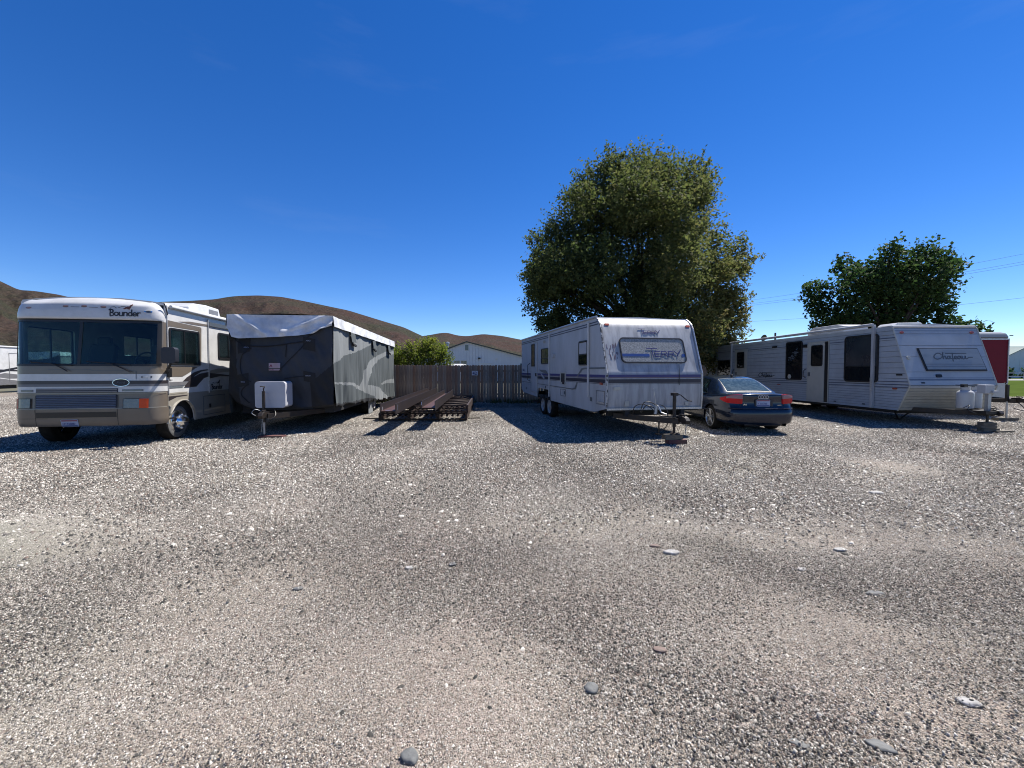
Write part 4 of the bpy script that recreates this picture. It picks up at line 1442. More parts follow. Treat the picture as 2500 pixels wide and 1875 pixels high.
# front lettering with the leaping animal
strokes('Bounder', (.72, .72, .66, .68, .66, .7, .4), fr_mh, 1.69, 2.70, .118, .020, 1, M['ink'], mh, smooth=True, d=.007, xs=.9)
MB().slab([(2.0 + p[0] * .16, 2.83 + p[1] * .14) for p in KANGA], fr_mh, .008, .012).build('emblem', M['kanga'], mh)
MB().ribbon([(1.70, 2.86), (1.76, 2.875), (1.80, 2.85)], .008, fr_mh, .008).ribbon([(1.84, 2.86), (1.90, 2.885), (1.97, 2.88)], .008, fr_mh, .008).build('emblem', M['ink_grey'], mh)
el = MB().slab([(2.37 + .075 * math.cos(2 * PI * q / 20), 2.80 + .028 * math.sin(2 * PI * q / 20)) for q in range(20)], fr_mh, .006, .02).build('roof_badge', M['chrome'], mh)
MB().slab([(2.37 + .05 * math.cos(2 * PI * q / 20), 2.80 + .015 * math.sin(2 * PI * q / 20)) for q in range(20)], fr_mh, .02, .024).build('badge_face', M['ink_grey'], el)
ov = MB().slab([(1.915 + .148 * math.cos(2 * PI * q / 28), 1.315 + .08 * math.sin(2 * PI * q / 28)) for q in range(28)], fr_mh, .006, .018).build('oval_badge', M['chrome'], mh)
MB().slab([(1.915 + .138 * math.cos(2 * PI * q / 28), 1.315 + .071 * math.sin(2 * PI * q / 28)) for q in range(28)], fr_mh, .018, .022).build('badge_face', M['ink'], ov)
text('Ford', fr_mh, 1.84, 1.29, .075, M['ink_grey'], ov, shear=.3, d=.024)
plate(mh, lambda u, v, d: mh_s(sx2s(u), v, d + .02), .86, .42, txt='1P 7368K', size=.062)
MB().slab(rr(2.26, 2.44, 1.41, 1.45, .01), fr_mh, .004, .008).build('data_label', M['grey_stripe'], mh)
text('FLEETWOOD', fr_mh, 2.272, 1.42, .024, M['white'], mh, d=.009)
# wipers
for (xa, za, xb, zb, xm, zm) in ((1.00, 1.55, .45, 1.70, .72, 1.70), (2.10, 1.53, 1.50, 1.72, 1.72, 1.715)):
    p = lambda x_, z_, d=.045: mh_s(sx2s(x_), z_, d)
    MB().tube([p(xa, za), p((xa + xm) / 2, (za + zm) / 2 + .01), p(xm, zm)], .010, 6).tube([p(xm + .35, zm - .03, .03), p(xm - .4, zm + .035, .03)], .010, 6).build('wiper', M['black'], mh)
# side walls with real openings
AC, AR = .84, .47
arch = [(AC - AR - .03, .40)] + [(AC + AR * math.cos(R(a)), .42 + AR * math.sin(R(a))) for a in range(180, -1, -15)] + [(AC + AR + .02, .38)]
side_poly = [(YE - .01, .40)] + arch + [(LN, .38), (LN, 2.88), (LN - .05, 2.97), (YE - .01, 2.97)]
wcab = rr(.42, 1.52, 1.70, 2.49, .06)
wtwo = rr(2.42, 3.42, 1.89, 2.56, .05)
wthree = rr(5.2, 6.6, 1.8, 2.5, .05)
FR = fr_right(W)
MB().slab(side_poly, FR, -.035, 0, holes=[wcab, wtwo, wthree]).build('side_wall', M['white'], mh)
wl_ = rr(3.05, 4.2, 1.95, 2.52, .04)
MB().slab([(YE - .01, .40), (LN, .40), (LN, 2.97), (YE - .01, 2.97)], fr_left, -.035, 0, holes=[rr(.40, 1.52, 1.70, 2.49, .06), wl_]).build('side_wall', M['white'], mh)
for (fr_, u0, u1, v0, v1, sp_) in ((FR, .42, 1.52, 1.70, 2.49, .95), (FR, 2.42, 3.42, 1.89, 2.56, 2.95), (FR, 5.2, 6.6, 1.8, 2.5, 5.9), (fr_left, .40, 1.52, 1.70, 2.49, .97), (fr_left, 3.05, 4.2, 1.95, 2.52, 3.6)):
    window(mh, fr_, u0 - .015, u1 + .015, v0 - .015, v1 + .015, .06, split=sp_, fw=.04, glass=M['pane_side'])
MB().box(.0, W, LN - .03, LN, .5, 2.97).build('rear_wall', M['white'], mh)
rp_ = [(W, 2.97), (W - .03, 3.02), (W - .3, 3.055), (W / 2 + .5, 3.10), (W / 2 - .5, 3.10), (.3, 3.055), (.03, 3.02), (0, 2.97)]
MB().slab(rp_, lambda u, v, d: (u, d, v), .33, LN).build('roof', M['white_roof'], mh, True)
MB().box(.1, W - .1, .45, LN - .1, .42, .95).build('chassis', M['dark'], mh)
# front arch lip and lower body paint
lower = [(YE - .01, .402)] + [(u, v + .003) for u, v in arch] + [(LN, .385), (LN, 1.045), (YE - .01, 1.045)]
MB().slab(lower, FR, .001, .006).build('lower_body', M['tan_light'], mh)
lip = [(AC + AR * math.cos(R(a)), .42 + AR * math.sin(R(a))) for a in range(180, -1, -12)]
MB().tube([(W + .012, u, v) for u, v in [(YE, .78), (YE + .05, .78)] + [(AC - AR * 1.0, .62)] + lip[3:]], .022, 6).build('arch_lip', M['tan_light'], mh, True)
MB().slab([(YE, 1.035), (1.02, 1.05), (1.02, 1.075), (YE, 1.075)], FR, .006, .011).build('body_line', M['tan_light'], mh)
MB().slab([(YE, .90), (.62, .97), (1.02, .985), (1.02, 1.0), (YE, 1.0)], FR, .006, .010).build('stripe', M['brown_dark'], mh)
MB().slab(rr(.31, .50, .50, .53, .01, 2), lambda u, v, d: mh_s(1 - .001, v, d), 0, .01) if False else None
# swooshes
MB().slab([(YE, 1.425), (.86, 1.425), (1.05, 1.49), (1.38, 1.62), (1.62, 1.70), (1.66, 2.60), (1.62, 2.63), (YE, 2.66)], FR, .002, .0045, holes=[rr(.38, 1.56, 1.66, 2.53, .07)]).build('tan_panel', M['tan'], mh)
MB().slab([(.86, 1.315), (1.0, 1.40), (1.3, 1.52), (1.6, 1.58), (1.95, 1.60), (1.95, 1.575), (1.6, 1.535), (1.35, 1.45), (1.12, 1.32)], FR, .005, .008).build('stripe', M['brown_dark'], mh)
MB().slab([(YE, 1.225), (.98, 1.225), (1.1, 1.30), (1.0, 1.31), (YE, 1.31)], FR, .005, .008).build('stripe', M['grey_stripe'], mh)
MB().slab([(.90, 1.175), (1.0, 1.27), (1.25, 1.40), (1.55, 1.49), (1.95, 1.53), (1.95, 1.42), (1.7, 1.37), (1.5, 1.25), (1.38, 1.175)], FR, .008, .011).build('stripe', M['brown_dark'], mh)
MB().slab([(YE, 1.175), (.84, 1.175), (.9, 1.212), (YE, 1.212)], FR, .005, .008).build('stripe', M['silver_green'], mh)
MB().slab([(1.98, 1.56), (2.4, 1.62), (2.9, 1.62), (4.0, 1.55), (4.0, 1.48), (2.8, 1.53), (2.3, 1.50), (1.98, 1.44)], FR, .004, .007).build('stripe', M['tan_light'], mh)
MB().slab([(1.98, 1.50), (2.3, 1.485), (2.9, 1.44), (3.2, 1.40), (2.5, 1.42), (1.98, 1.36)], FR, .008, .011).build('stripe', M['brown_dark'], mh)
MB().slab([(.75, 2.67), (1.2, 2.72), (1.92, 2.73), (1.92, 2.68), (1.3, 2.66)], FR, .003, .006).build('stripe', M['tan'], mh)
strokes('Bounder', (.72, .72, .66, .68, .66, .7, .4), FR, 2.06, 1.085, .115, .018, 1, M['ink'], mh, smooth=True, d=.006, xs=.9)
MB().slab([(2.40 + p[0] * .16, 1.22 + p[1] * .14) for p in KANGA], FR, .006, .010).build('emblem', M['ink'], mh)
MB().ribbon([(2.08, 1.24), (2.14, 1.255), (2.19, 1.235)], .008, FR, .006).ribbon([(2.24, 1.24), (2.3, 1.26), (2.36, 1.25)], .008, FR, .006).build('emblem', M['ink'], mh)
text('300 V', FR, YE + .03, 1.335, .05, M['ink'], mh, d=.006)
for yy in (1.93,):
    MB().box(W + .001, W + .03, yy - .012, yy + .012, 1.0, 2.86).build('awning_arm', M['alu'], mh)
MB().box(W + .001, W + .02, YE - .008, YE + .012, 1.05, 2.97).build('seam_trim', M['alu'], mh)
aw = MB().tube([(W + .045, .42, 2.955), (W + .045, 1.95, 2.945), (W + .045, 7.5, 2.93)], .036, 10).build('awning_roll', M['white'], mh, True)
MB().box(W + .002, W + .03, 1.97, 6.5, 2.70, 2.80).build('awning_valance', M['ink_grey'], mh)
MB().tube([(W + .02, .25, 3.0), (W + .03, .30, 2.9), (W + .035, .33, 2.76)], .012, 6).build('strap', M['strap'], mh)
# compartment door
MB().slab(rect(1.66, 2.7, .45, .93), FR, .006, .011, holes=[rect(1.675, 2.685, .465, .915)]).build('hatch', M['ink_grey'], mh)
MB().box(W + .006, W + .02, 1.92, 1.99, .62, .72).build('latch', M['black'], mh)
# air conditioner
ac = MB().prism([(2.6, 3.05), (2.65, 3.28), (2.9, 3.40), (3.5, 3.44), (4.15, 3.42), (4.3, 3.05)], .95, 1.85).build('air_conditioner', M['white'], mh, bevel=.05)
MB().slab(rect(3.6, 4.1, 3.14, 3.34), fr_right(1.85), 0, .004).build('louvre', M['grey_stripe'], ac)
# mirror
mr = MB().slab(rr(.0, .27, 0, .34, .06), lambda u, v, d: (W + .12 + u, .06 - d * 1.0, 1.71 + v), 0, .13).build('mirror', M['mirror_shell'], mh, True, bevel=.03)
MB().tube([(W + .25, .02, 1.71), (W + .15, .12, 1.62), (W + .02, .30, 1.55), (W + .01, .34, 1.47)], [.022, .03, .035, .03], 8).build('mirror_arm', M['black'], mr)
MB().box(W, W + .04, .30, .42, 1.42, 1.62).build('mirror_base', M['black'], mr)
# interior: floor, dash, seats, steering wheel, partition
ii_ = MB().box(.06, W - .06, .25, 5.0, .95, .99)
ii_.box(.06, W - .06, 4.98, 5.02, .95, 2.95)
ii_.box(.06, W - .06, .35, 5.0, 2.90, 2.94)
ii_.build('cabin', M['dark'], mh)
MB().prism([(.2, 1.2), (.22, 1.62), (.5, 1.66), (.78, 1.60), (.85, 1.2)], .1, W - .1).build('dashboard', mat('dash', (.05, .055, .06), .7), mh, bevel=.03)
for cx_ in (.62, 1.9):
    st = MB().box(cx_ - .27, cx_ + .27, 1.0, 1.5, 1.2, 1.42)
    st.prism([(1.45, 1.35), (1.65, 2.15), (1.5, 2.2), (1.32, 1.42)], cx_ - .25, cx_ + .25)
    st.box(cx_ - .14, cx_ + .14, 1.52, 1.64, 2.16, 2.36)
    st.build('seat', mat('seat_cloth', (.05, .06, .06), .9), mh, bevel=.05)
sw = MB()
sw.tube([(1.95 + .21 * math.cos(2 * PI * q / 20), .80 + .05 * math.sin(2 * PI * q / 20), 1.78 + .19 * math.sin(2 * PI * q / 20)) for q in range(21)], .018, 6)
sw.tube([(1.95, .65, 1.6), (1.95, .8, 1.78)], .03, 6)
sw.tube([(1.76, .8, 1.78), (2.14, .8, 1.78)], .015, 6)
sw.build('steering_wheel', M['black'], mh)
cu_ = MB().grid(lambda u, v: (W - .08 - .02 * math.sin(u * 28), .5 + u * .5, 1.7 + .78 * v), 40, 2).build('curtain', mat('cab_curtain', (.25, .34, .35), .8), mh, True)
cu_ = MB().grid(lambda u, v: (W * .45 + u * .9, 3.4 + .04 * math.sin(u * 40), 1.3 + 1.4 * v), 50, 2).build('curtain', mat('cabin_curtain', (.06, .09, .09), .8), mh, True)
wheel(mh, W - .10, AC, .40, .40, 1, M['chrome'], 'cap', w=.24)
wheel(mh, .10, AC, .40, .40, -1, M['chrome'], 'cap', w=.24)
wheel(mh, W - .06, 6.9, .40, .40, 1, M['chrome'], 'cap', w=.24)
wheel(mh, .06, 6.9, .40, .40, -1, M['chrome'], 'cap', w=.24)
MB().slab([(AC - AR - .06, .9), (AC + AR + .1, .9), (AC + AR + .1, .95), (AC - AR - .06, .95)], FR, -.6, -.05).build('wheel_well', M['dark'], mh)
MB().slab(rr(YE + .0, YE + .16, .50, .535, .01, 2), FR, .004, .009).build('side_slot', M['black'], mh)

# ------------------------------------------------------------------ 2. covered trailer
def pip(x_, y_, poly):
    c = False
    n = len(poly)
    j = n - 1
    for i in range(n):
        xi, yi = poly[i]
        xj, yj = poly[j]
        if (yi > y_) != (yj > y_) and x_ < (xj - xi) * (y_ - yi) / (yj - yi) + xi:
            c = not c
        j = i
    return c


def covered_trailer(name, label, loc, yaw, W, LN, detailed=True):
    t = thing(name, label, 'trailer', loc, yaw)
    HT = 2.98

    def fold(y, z, seed=0.0):
        hang = max(0, (2.75 - z) / 2.2)
        f = 1.5 * noise.noise(Vector((y * 3.4 + z * .5, z * .45, seed))) + .9 * noise.noise(Vector((y * 8.5 - z * .6, z * .5, seed + 5))) + .25 * math.sin(y * 9 + 2 * math.sin(y * 1.7 + z))
        n_ = noise.noise(Vector((y * 1.3 + seed, z * .5, seed)))
        return (.036 * f + .10 * n_) * (.25 + hang)

    def botz(y):
        return float(np.interp(y, [-.1, .0, .8, 2, 4, 6, 8, LN], [.66, .64, .60, .58, .50, .42, .36, .30])) + .03 * math.sin(y * 5) + .02 * math.sin(y * 11)

    def right(u, v):
        y = LN * u
        z0 = botz(y)
        z = z0 + (2.72 - z0) * v
        return (W + fold(y, z) + .02 * (1 - v), y, z)

    A = [(-.5, 1.62), (.0, 1.74), (1.0, 1.98), (2.3, 2.15), (4.2, 2.46), (5.4, 2.8), (-.5, 2.9)]
    B = [(-.3, 1.27), (1.4, 1.22), (2.3, 1.12), (2.75, 1.06), (3.3, 1.55), (4.0, 1.9), (5.4, 2.14), (7, 2.36), (9.3, 2.5), (9.3, 2.36), (7, 2.18), (5.6, 1.98), (4.5, 1.7), (3.9, 1.35), (3.55, 1.08), (5.5, .92), (7.5, .45), (8.0, .2), (6.2, .2), (4.6, .55), (3.0, .90), (1.4, 1.14), (-.3, 1.24)]
    D = [(6.0, .99), (6.8, 1.12), (7.8, 1.18), (9.3, 1.18), (9.3, .97), (7.6, 1.02)]
    E_ = [(-.5, .2), (9.3, .2), (9.3, .34), (6.5, .45), (4.5, .55), (3.0, .72), (1.8, .80), (.6, .86), (-.5, .92)]

    def pick(u, v):
        y = LN * u
        z0 = botz(y)
        z = z0 + (2.72 - z0) * v
        if pip(y, z, A) or pip(y, z, B) or pip(y, z, D):
            return 0
        if pip(y, z, E_) and z < .62 + .1 * math.exp(-y):
            return 2
        return 1
    nu_, nv_ = (300, 80) if detailed else (60, 12)
    MB().grid(right, nu_, nv_, pick).build('side_cloth', [M['cloth_light'], M['cloth_mid'], M['cloth_black']], t, True, angle=80, fix=False)
    MB().grid(lambda u, v: (-fold(LN * u, v * 2, 4), LN * u, .5 + 2.25 * v), 80, 12, lambda u, v: 1 if v < .7 else 0).build('side_cloth', [M['cloth_light'], M['cloth_mid']], t, True, angle=80)

    # front cloth: bellied, bottom tucked
    def fbot(x):
        return float(np.interp(x, [0, .15, .55, 1.2, 2.0, W], [.98, .74, .56, .55, .58, .64]))

    def frontf(u, v):
        x = W * u
        z0 = fbot(x)
        z = z0 + (2.86 - z0) * v
        b = .16 * math.sin(PI * min(1, max(0, (z - .4) / 2.5))) * math.sin(PI * min(1, max(0, .08 + .84 * u)))
        n_ = .09 * noise.noise(Vector((x * 1.7, z * 1.5, 7.7))) + .05 * noise.noise(Vector((x * 5 + z * 2, z * 2.2, 1.1))) + .02 * math.sin((x * 1.4 + z * 1.9) * 5) * (1 - v)
        return (x, -b + n_ + (.10 if v < .02 else 0) - .0, z)

    def fpick(u, v):
        x, z = W * u, fbot(W * u) + (2.86 - fbot(W * u)) * v
        if x > 2.12 and z > 1.3 - (x - 2.12) * -.9 and False:
            return 0
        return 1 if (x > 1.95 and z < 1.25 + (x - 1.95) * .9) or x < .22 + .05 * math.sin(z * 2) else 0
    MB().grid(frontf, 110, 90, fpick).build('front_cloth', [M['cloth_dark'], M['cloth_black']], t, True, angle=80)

    # white roof cloth with a sagging front drape
    def wedge(x):
        return float(np.interp(x, [0, .12, .28, .6, 1.2, 1.7, 2.06, 2.25, W], [2.62, 2.40, 2.36, 2.37, 2.40, 2.44, 2.50, 2.62, 2.70]))

    def drape(u, v):
        x = -.02 + (W + .04) * u
        z0 = wedge(x)
        z = z0 + (2.96 - z0) * v
        b = .16 * math.sin(PI * min(1, max(0, (z - .4) / 2.5))) * math.sin(PI * min(1, max(0, .08 + .84 * u)))
        w1_ = .035 * math.exp(-((z - (2.95 - (x - .15) * .62)) / .06) ** 2) * (x < .95)
        w2_ = .035 * math.exp(-((z - (2.93 - (W - .2 - x) * .42)) / .06) ** 2) * (x > 1.25)
        w3_ = .03 * math.exp(-((z - (2.60 - (W - .3 - x) * .5)) / .03) ** 2) * (x > 1.8)
        return (x, -b - .05 - .05 * (1 - v) - w1_ - w2_ - w3_ + .05 * noise.noise(Vector((x * 4 + z * 2, z * 4, 2))) * (1 - .5 * v), z)
    MB().grid(drape, 90, 24).build('roof_drape', M['cloth_white'], t, True, angle=80)

    def roofc(u, v):
        x = -.03 + (W + .06) * u
        y = -.06 + (LN + .1) * v
        cr_ = .05 * math.sin(PI * u)
        z = 2.95 + cr_ + .02 * math.sin(y * 2.1) * math.sin(PI * u) + .012 * noise.noise(Vector((x * 3, y * 2, 0)))
        return (x, y, z)
    MB().grid(roofc, 24, 80).build('roof_cloth', M['cloth_white'], t, True, angle=80)
    for sgn, xb in ((1, W), (-1, 0)):
        MB().grid(lambda u, v: (xb + sgn * (.03 + .03 * (1 - v) * (1 + .4 * math.sin(LN * u * 6)) + .012 * noise.noise(Vector((u * 30, v * 2, 5)))), -.06 + (LN + .1) * u, 2.68 + .27 * v), 120, 6).build('roof_valance', M['cloth_white'], t, True, angle=80)
    MB().box(.05, W - .05, LN - .06, LN, .4, 2.9).build('rear_cloth', M['cloth_mid'], t)
    MB().box(.1, W - .1, .35, LN - .1, .45, .7).build('chassis', M['dark'], t)
    if not detailed:
        for yy in (4.0, 4.85):
            wheel(t, W - .08, yy, .33, .33, 1, M['steel_white'])
            wheel(t, .08, yy, .33, .33, -1, M['steel_white'])
        return t

    def fz(x, z, d=.015):
        z0 = fbot(x)
        v = (z - z0) / (2.86 - z0)
        p = frontf(x / W, v)
        return (p[0], p[1] - d, p[2])

    def strap(pts, r_=.012):
        out = [fz(x_, z_) for x_, z_ in catmull([(a, b, 0) for a, b in pts], 6) for _ in (0,)] if False else [fz(q[0], q[1]) for q in catmull([(a, b, 0) for a, b in pts], 6)]
        return MB().tube(out, r_, 6).build('strap', M['strap'], t)
    strap([(.35, 2.18), (.9, 2.17), (1.5, 2.24), (1.83, 2.30)], .014)
    strap([(.30, 2.22), (.12, 2.36), (.05, 2.30)], .012)
    strap([(1.42, 2.22), (1.40, 2.05), (1.385, 1.90)], .010)
    strap([(1.86, 2.28), (1.70, 2.05), (1.4, 1.75), (1.25, 1.55)], .009)
    strap([(.55, 2.12), (.36, 1.95), (.30, 1.7), (.38, 1.42), (.55, 1.28)], .012)
    strap([(1.84, 1.42), (1.6, 1.40), (1.35, 1.36)], .010)
    strap([(1.9, 2.4), (2.12, 2.56), (2.2, 2.6)], .012)
    strap([(.5, 1.22), (.34, 1.1), (.32, .95), (.5, .75)], .010)
    for (x0, x1, z0, z1) in ((.24, .52, 1.98, 2.35), (1.80, 2.08, 2.10, 2.42), (.22, .50, 1.14, 1.45), (1.80, 2.08, 1.30, 1.56)):
        MB().grid(lambda u, v: fz(x0 + (x1 - x0) * u, z0 + (z1 - z0) * v - .06 * u * (1 if x0 > 1 else -1), .010), 6, 6).build('corner_patch', M['cloth_black'], t, True)
    for (x0, z0) in ((.38, 2.13), (1.87, 2.30), (.32, 1.27), (1.85, 1.42)):
        text('ADCO', lambda u, v, d: fz(u, v, d + .022), x0, z0, .045, M['plate_white'], t)
    sg = MB().grid(lambda u, v: fz(.955 + .345 * u, 1.545 + .225 * v, .016), 8, 6).build('maker_label', M['ink'], t, True)
    MB().grid(lambda u, v: fz(.985 + .29 * u, 1.625 + .125 * v, .021), 8, 4).build('label_field', M['sign_pink'], sg, True)
    MB().grid(lambda u, v: fz(.985 + .29 * u, 1.565 + .042 * v, .021), 8, 2).build('label_strip', M['sign_pink'], sg, True)
    text('ADCO', lambda u, v, d: fz(u, v, d + .024), 1.0, 1.65, .105, M['sign_red'], sg, bold=.003, shear=.15)
    text('RV PRODUCTS', lambda u, v, d: fz(u, v, d + .024), .995, 1.573, .038, M['sign_red'], sg)
    for yy, zt in ((1.5, 2.68), (4.4, 2.66), (7.4, 2.66)):
        f = MB().grid(lambda u, v: (W + .05 + .04 * (1 - v), yy + .5 * u, zt - .28 + .28 * v), 6, 5).build('vent_flap', M['cloth_mid'], t, True)
        MB().slab([(yy + .02, zt - .30), (yy + .5, zt - .34), (yy + .46, zt - .40), (yy + .2, zt - .37)], fr_right(W), .05, .10).build('vent_mouth', M['cloth_black'], f)
    # hitch: tank cover, jack, chain
    a_frame(t, 1.22, W, -1.05, .50, mt_=M['iron'])
    tc_ = MB().slab(rr(.87, 1.56, .67, 1.30, .07), fr_front(-.22), 0, .42).build('tank_cover', M['tank_cover'], t, bevel=.03)
    for z_ in (.86, 1.02, 1.18):
        MB().slab(rr(.89, 1.54, z_, z_ + .012, .005, 2), fr_front(-.64), 0, .008).build('rib', M['tank_cover'], tc_)
    j = MB().box(1.10, 1.155, -.80, -.745, .34, 1.08)
    j.box(1.05, 1.20, -.82, -.72, .50, .60)
    j.build('tongue_jack', M['iron'], t, bevel=.006)
    MB().tube([(1.13, -.77, 1.08), (1.14, -.80, 1.13), (1.22, -.92, 1.19), (1.19, -.98, 1.20), (1.155, -1.0, 1.195)], .012, 6).build('crank', M['iron'], t)
    MB().tube([(1.13, -.77, .36), (1.13, -.77, .06)], .022, 8).build('jack_post', M['galv'], t)
    chn = MB()
    for q in range(14):
        a = Vector((1.2 - .003 * q, -.98, .50 - .026 * q))
        d = Vector((.016, 0, 0)) if q % 2 else Vector((0, .016, 0))
        chn.tube([a + d, a + Vector((0, 0, -.014)), a - d, a + Vector((0, 0, .014)), a + d], .0045, 5)
    chn.build('safety_chain', M['galv'], t)
    MB().tube(catmull([(1.2, -.7, .56), (1.35, -.75, .62), (1.42, -.85, .52), (1.36, -.95, .44), (1.26, -.98, .47)], 6), .008, 6).build('cable', M['black'], t)
    MB().tube(catmull([(1.1, -.8, .6), (1.0, -.9, .66), (.93, -.92, .58), (1.05, -1.0, .52)], 6), .008, 6).build('cable', M['galv'], t)
    wheel(t, W - .10, 4.5, .33, .33, 1, M['steel_white'])
    wheel(t, W - .10, 5.3, .33, .33, 1, M['steel_white'])
    wheel(t, .10, 4.5, .33, .33, -1, M['steel_white'])
    wheel(t, .10, 5.3, .33, .33, -1, M['steel_white'])
    MB().slab([(4.15, .02), (4.85, .02), (4.85, .66), (4.15, .66)], fr_right(W - .08), 0, .02).build('wheel_cover', M['cloth_light'], t)
    return t


covered_trailer('covered_trailer', 'travel trailer wrapped in a grey cloth cover beside the motorhome', (-7.06, 10.39, 0), 6.5, 2.48, 9.2)
bd = MB().box(-.28, .28, -.1, .1, 0, .035).build('board', M['block_red'])
bd.location = (-5.65, 9.72, 0)
tag(bd, 'flat reddish board under the jack of the covered trailer', 'board')
covered_trailer('covered_trailer', 'far silver-grey covered trailer seen through the motorhome windows', (-36.5, 31, 0), 6, 2.5, 6.5, detailed=False)

# ------------------------------------------------------------------ far white trailer, left edge
wt = thing('white_trailer', 'white trailer with black swooshes at the far left edge', 'trailer', (-36.9, 22.6, 0), 9)
WF = fr_right(2.5)
MB().prism([(0, .7), (0, 2.2), (.4, 3.2), (.7, 3.3), (7.2, 3.3), (7.25, .7), (6.8, .55), (.4, .55)], 0, 2.5).build('body', M['white'], wt, bevel=.05)
MB().slab([(0, 1.45), (3.5, 1.62), (7.2, 1.50), (7.2, 1.60), (3.5, 1.72), (0, 1.58)], WF, .001, .006).build('stripe', M['ink'], wt)
MB().slab([(1.5, .95), (4.5, 1.35), (7.2, 1.9), (7.2, 1.78), (4.8, 1.22), (2.5, .95)], WF, .007, .012).build('stripe', M['ink'], wt)
MB().slab([(3.5, .6), (7.2, .6), (7.2, .8), (5.5, 1.05), (4.2, .95)], WF, .002, .006).build('skirt', M['grey_stripe'], wt)
MB().slab([(5.0, 1.2), (6.0, 1.4), (7.2, 1.25), (7.2, 1.0), (6.2, 1.0)], WF, .002, .005).build('stripe', M['grey_stripe'], wt)
MB().box(2.5, 2.54, 0, 7.2, 3.18, 3.22).build('roof_trim', M['grey_stripe'], wt)
MB().slab(rect(6.3, 7.0, .75, 2.8), WF, .002, .012, holes=[rect(6.33, 6.97, .78, 2.77)]).build('door', M['grey_stripe'], wt)
MB().box(.2, 2.3, .5, 7, .3, .6).build('chassis', M['dark'], wt)
for yy in (3.2, 4.1):
    for s, xx in ((1, 2.4), (-1, .1)):
        wheel(wt, xx, yy, .36, .36, s, M['steel_white'])

# ------------------------------------------------------------------ 3. steel beams on steel racks
def hbeam(name, label, x0, y0, x1, y1, z, w, hgt, web):
    L_ = math.hypot(x1 - x0, y1 - y0)
    yaw = math.degrees(math.atan2(-(x1 - x0), (y1 - y0)))
    t = thing(name, label, 'steel beam', (x0, y0, z), yaw, 'steel beams on the rack')
    MB().box(.012, w - .012, .0, L_, web, web + .012).build('web', M['primer'], t)
    for a in (0, w - .012):
        MB().box(a, a + .012, 0, L_, 0, hgt).build('flange', M['primer_dull'], t)
    return t


b1 = hbeam('steel_beam', 'longer primered steel beam lying on the left of the rack', -3.17, 9.92, -3.92, 19.5, .505, .37, .26, .075)
b2 = hbeam('steel_beam', 'shorter primered steel beam lying on the right of the rack', -2.38, 10.85, -2.86, 17.6, .505, .36, .26, .075)
cl = MB().box(-.004, .02, .16, .19, .06, .17).build('chalk_mark', M['blind'], b1)
MB().box(.37, .372, .25, .262, .08, .22).build('chalk_mark', M['plate_white'], b1)
MB().box(.10, .20, .12, .15, .088, .092).build('chalk_mark', M['plate_white'], b1)
MB().box(-.004, .012, -.002, .0, .15, .24).build('chalk_mark', M['plate_white'], b2)


def steel_rack(label, z, dx=0.0):
    t = thing('steel_rack', label, 'steel rack', (-4.12 + dx, 12.75, z), 3.0, 'stacked steel racks under the beams')
    Wr, Lr, h = 2.72, 5.2, .225
    for k in range(4):
        a = k * (Wr - .06) / 3
        MB().box(a, a + .06, 0, Lr, 0, h).build('side_rail', M['rust'], t)
    for k in range(7):
        y = .06 + k * (Lr - .16) / 6
        MB().box(.061, Wr - .061, y, y + .06, h - .05, h - .003).build('cross_bar', M['rust'], t)
        if k < 6:
            MB().tube([(Wr - .9, y + .1, h - .03), (Wr - .1, y + .78, h - .03)], .018, 6).build('brace', M['rust'], t)
    for k in range(16):
        x_ = .12 + k * .165
        if abs((x_ % ((Wr - .06) / 3))) < .03:
            continue
        MB().tube([(x_, -.06, h - .085), (x_, .4, h - .085)], .036, 8).build('pipe_end', M['rust'], t)
        MB().box(x_ - .05, x_ + .05, -.09, .02, .035, .055).build('lug', M['primer_dull'], t)
    MB().box(0, Wr, .0, .05, .0, .03).build('front_bar', M['rust'], t)
    return t


steel_rack('lower rusty steel rack resting on the gravel', .03)
steel_rack('upper rusty steel rack carrying the two beams', .265, .04)
wb = MB().box(-.3, .3, -.06, .06, 0, .06).build('timber', M['block_wood'])
wb.location = (-4.45, 13.2, 0)
wb.rotation_euler = (0, 0, R(-8))
tag(wb, 'short weathered timber by the left foot of the racks', 'timber')
pl = MB().box(-.4, .4, -.05, .05, 0, .03).build('board', M['block_wood'])
pl.location = (-1.45, 13.5, 0)
pl.rotation_euler = (0, 0, R(14))
tag(pl, 'thin grey stick of wood lying right of the racks', 'board')

# ------------------------------------------------------------------ 4. trailer with blue stripes
W, LN = 2.42, 8.6
te = thing('travel_trailer', 'weathered white travel trailer with blue stripes and streaked front', 'trailer', (2.16, 9.4, 0), 11.7)
prof_front = [(.03, .69), (0, .95), (0, 1.50), (.04, 1.60), (.38, 2.58), (.44, 2.68), (.53, 2.77), (.66, 2.84), (.85, 2.87)]
side = prof_front + [(LN, 2.87), (LN, .80), (LN - .35, .66), (6.1, .60), (5.98, .86), (5.8, .94), (4.6, .92), (4.42, .86), (4.36, .58), (1.0, .55), (.72, .56)]
MB().slab(side, fr_left, -.04, 0).build('side_wall', M['white_old'], te)
MB().slab(side, fr_right(W), -.04, 0).build('side_wall', M['white_old'], te)
fp = MB()
n_ = len(prof_front)
fp.grid(lambda u, v: (.0 + W * u, float(np.interp(v, np.linspace(0, 1, n_), [p[0] for p in prof_front])), float(np.interp(v, np.linspace(0, 1, n_), [p[1] for p in prof_front]))), 12, (n_ - 1) * 2)
fp.build('front_skin', M['white_streak'], te, True, angle=30)
MB().slab([(0, 2.87), (W / 2, 2.90), (W, 2.87), (W, 2.84), (0, 2.84)], lambda u, v, d: (u, d, v), .84, LN).build('roof', M['white_roof'], te)
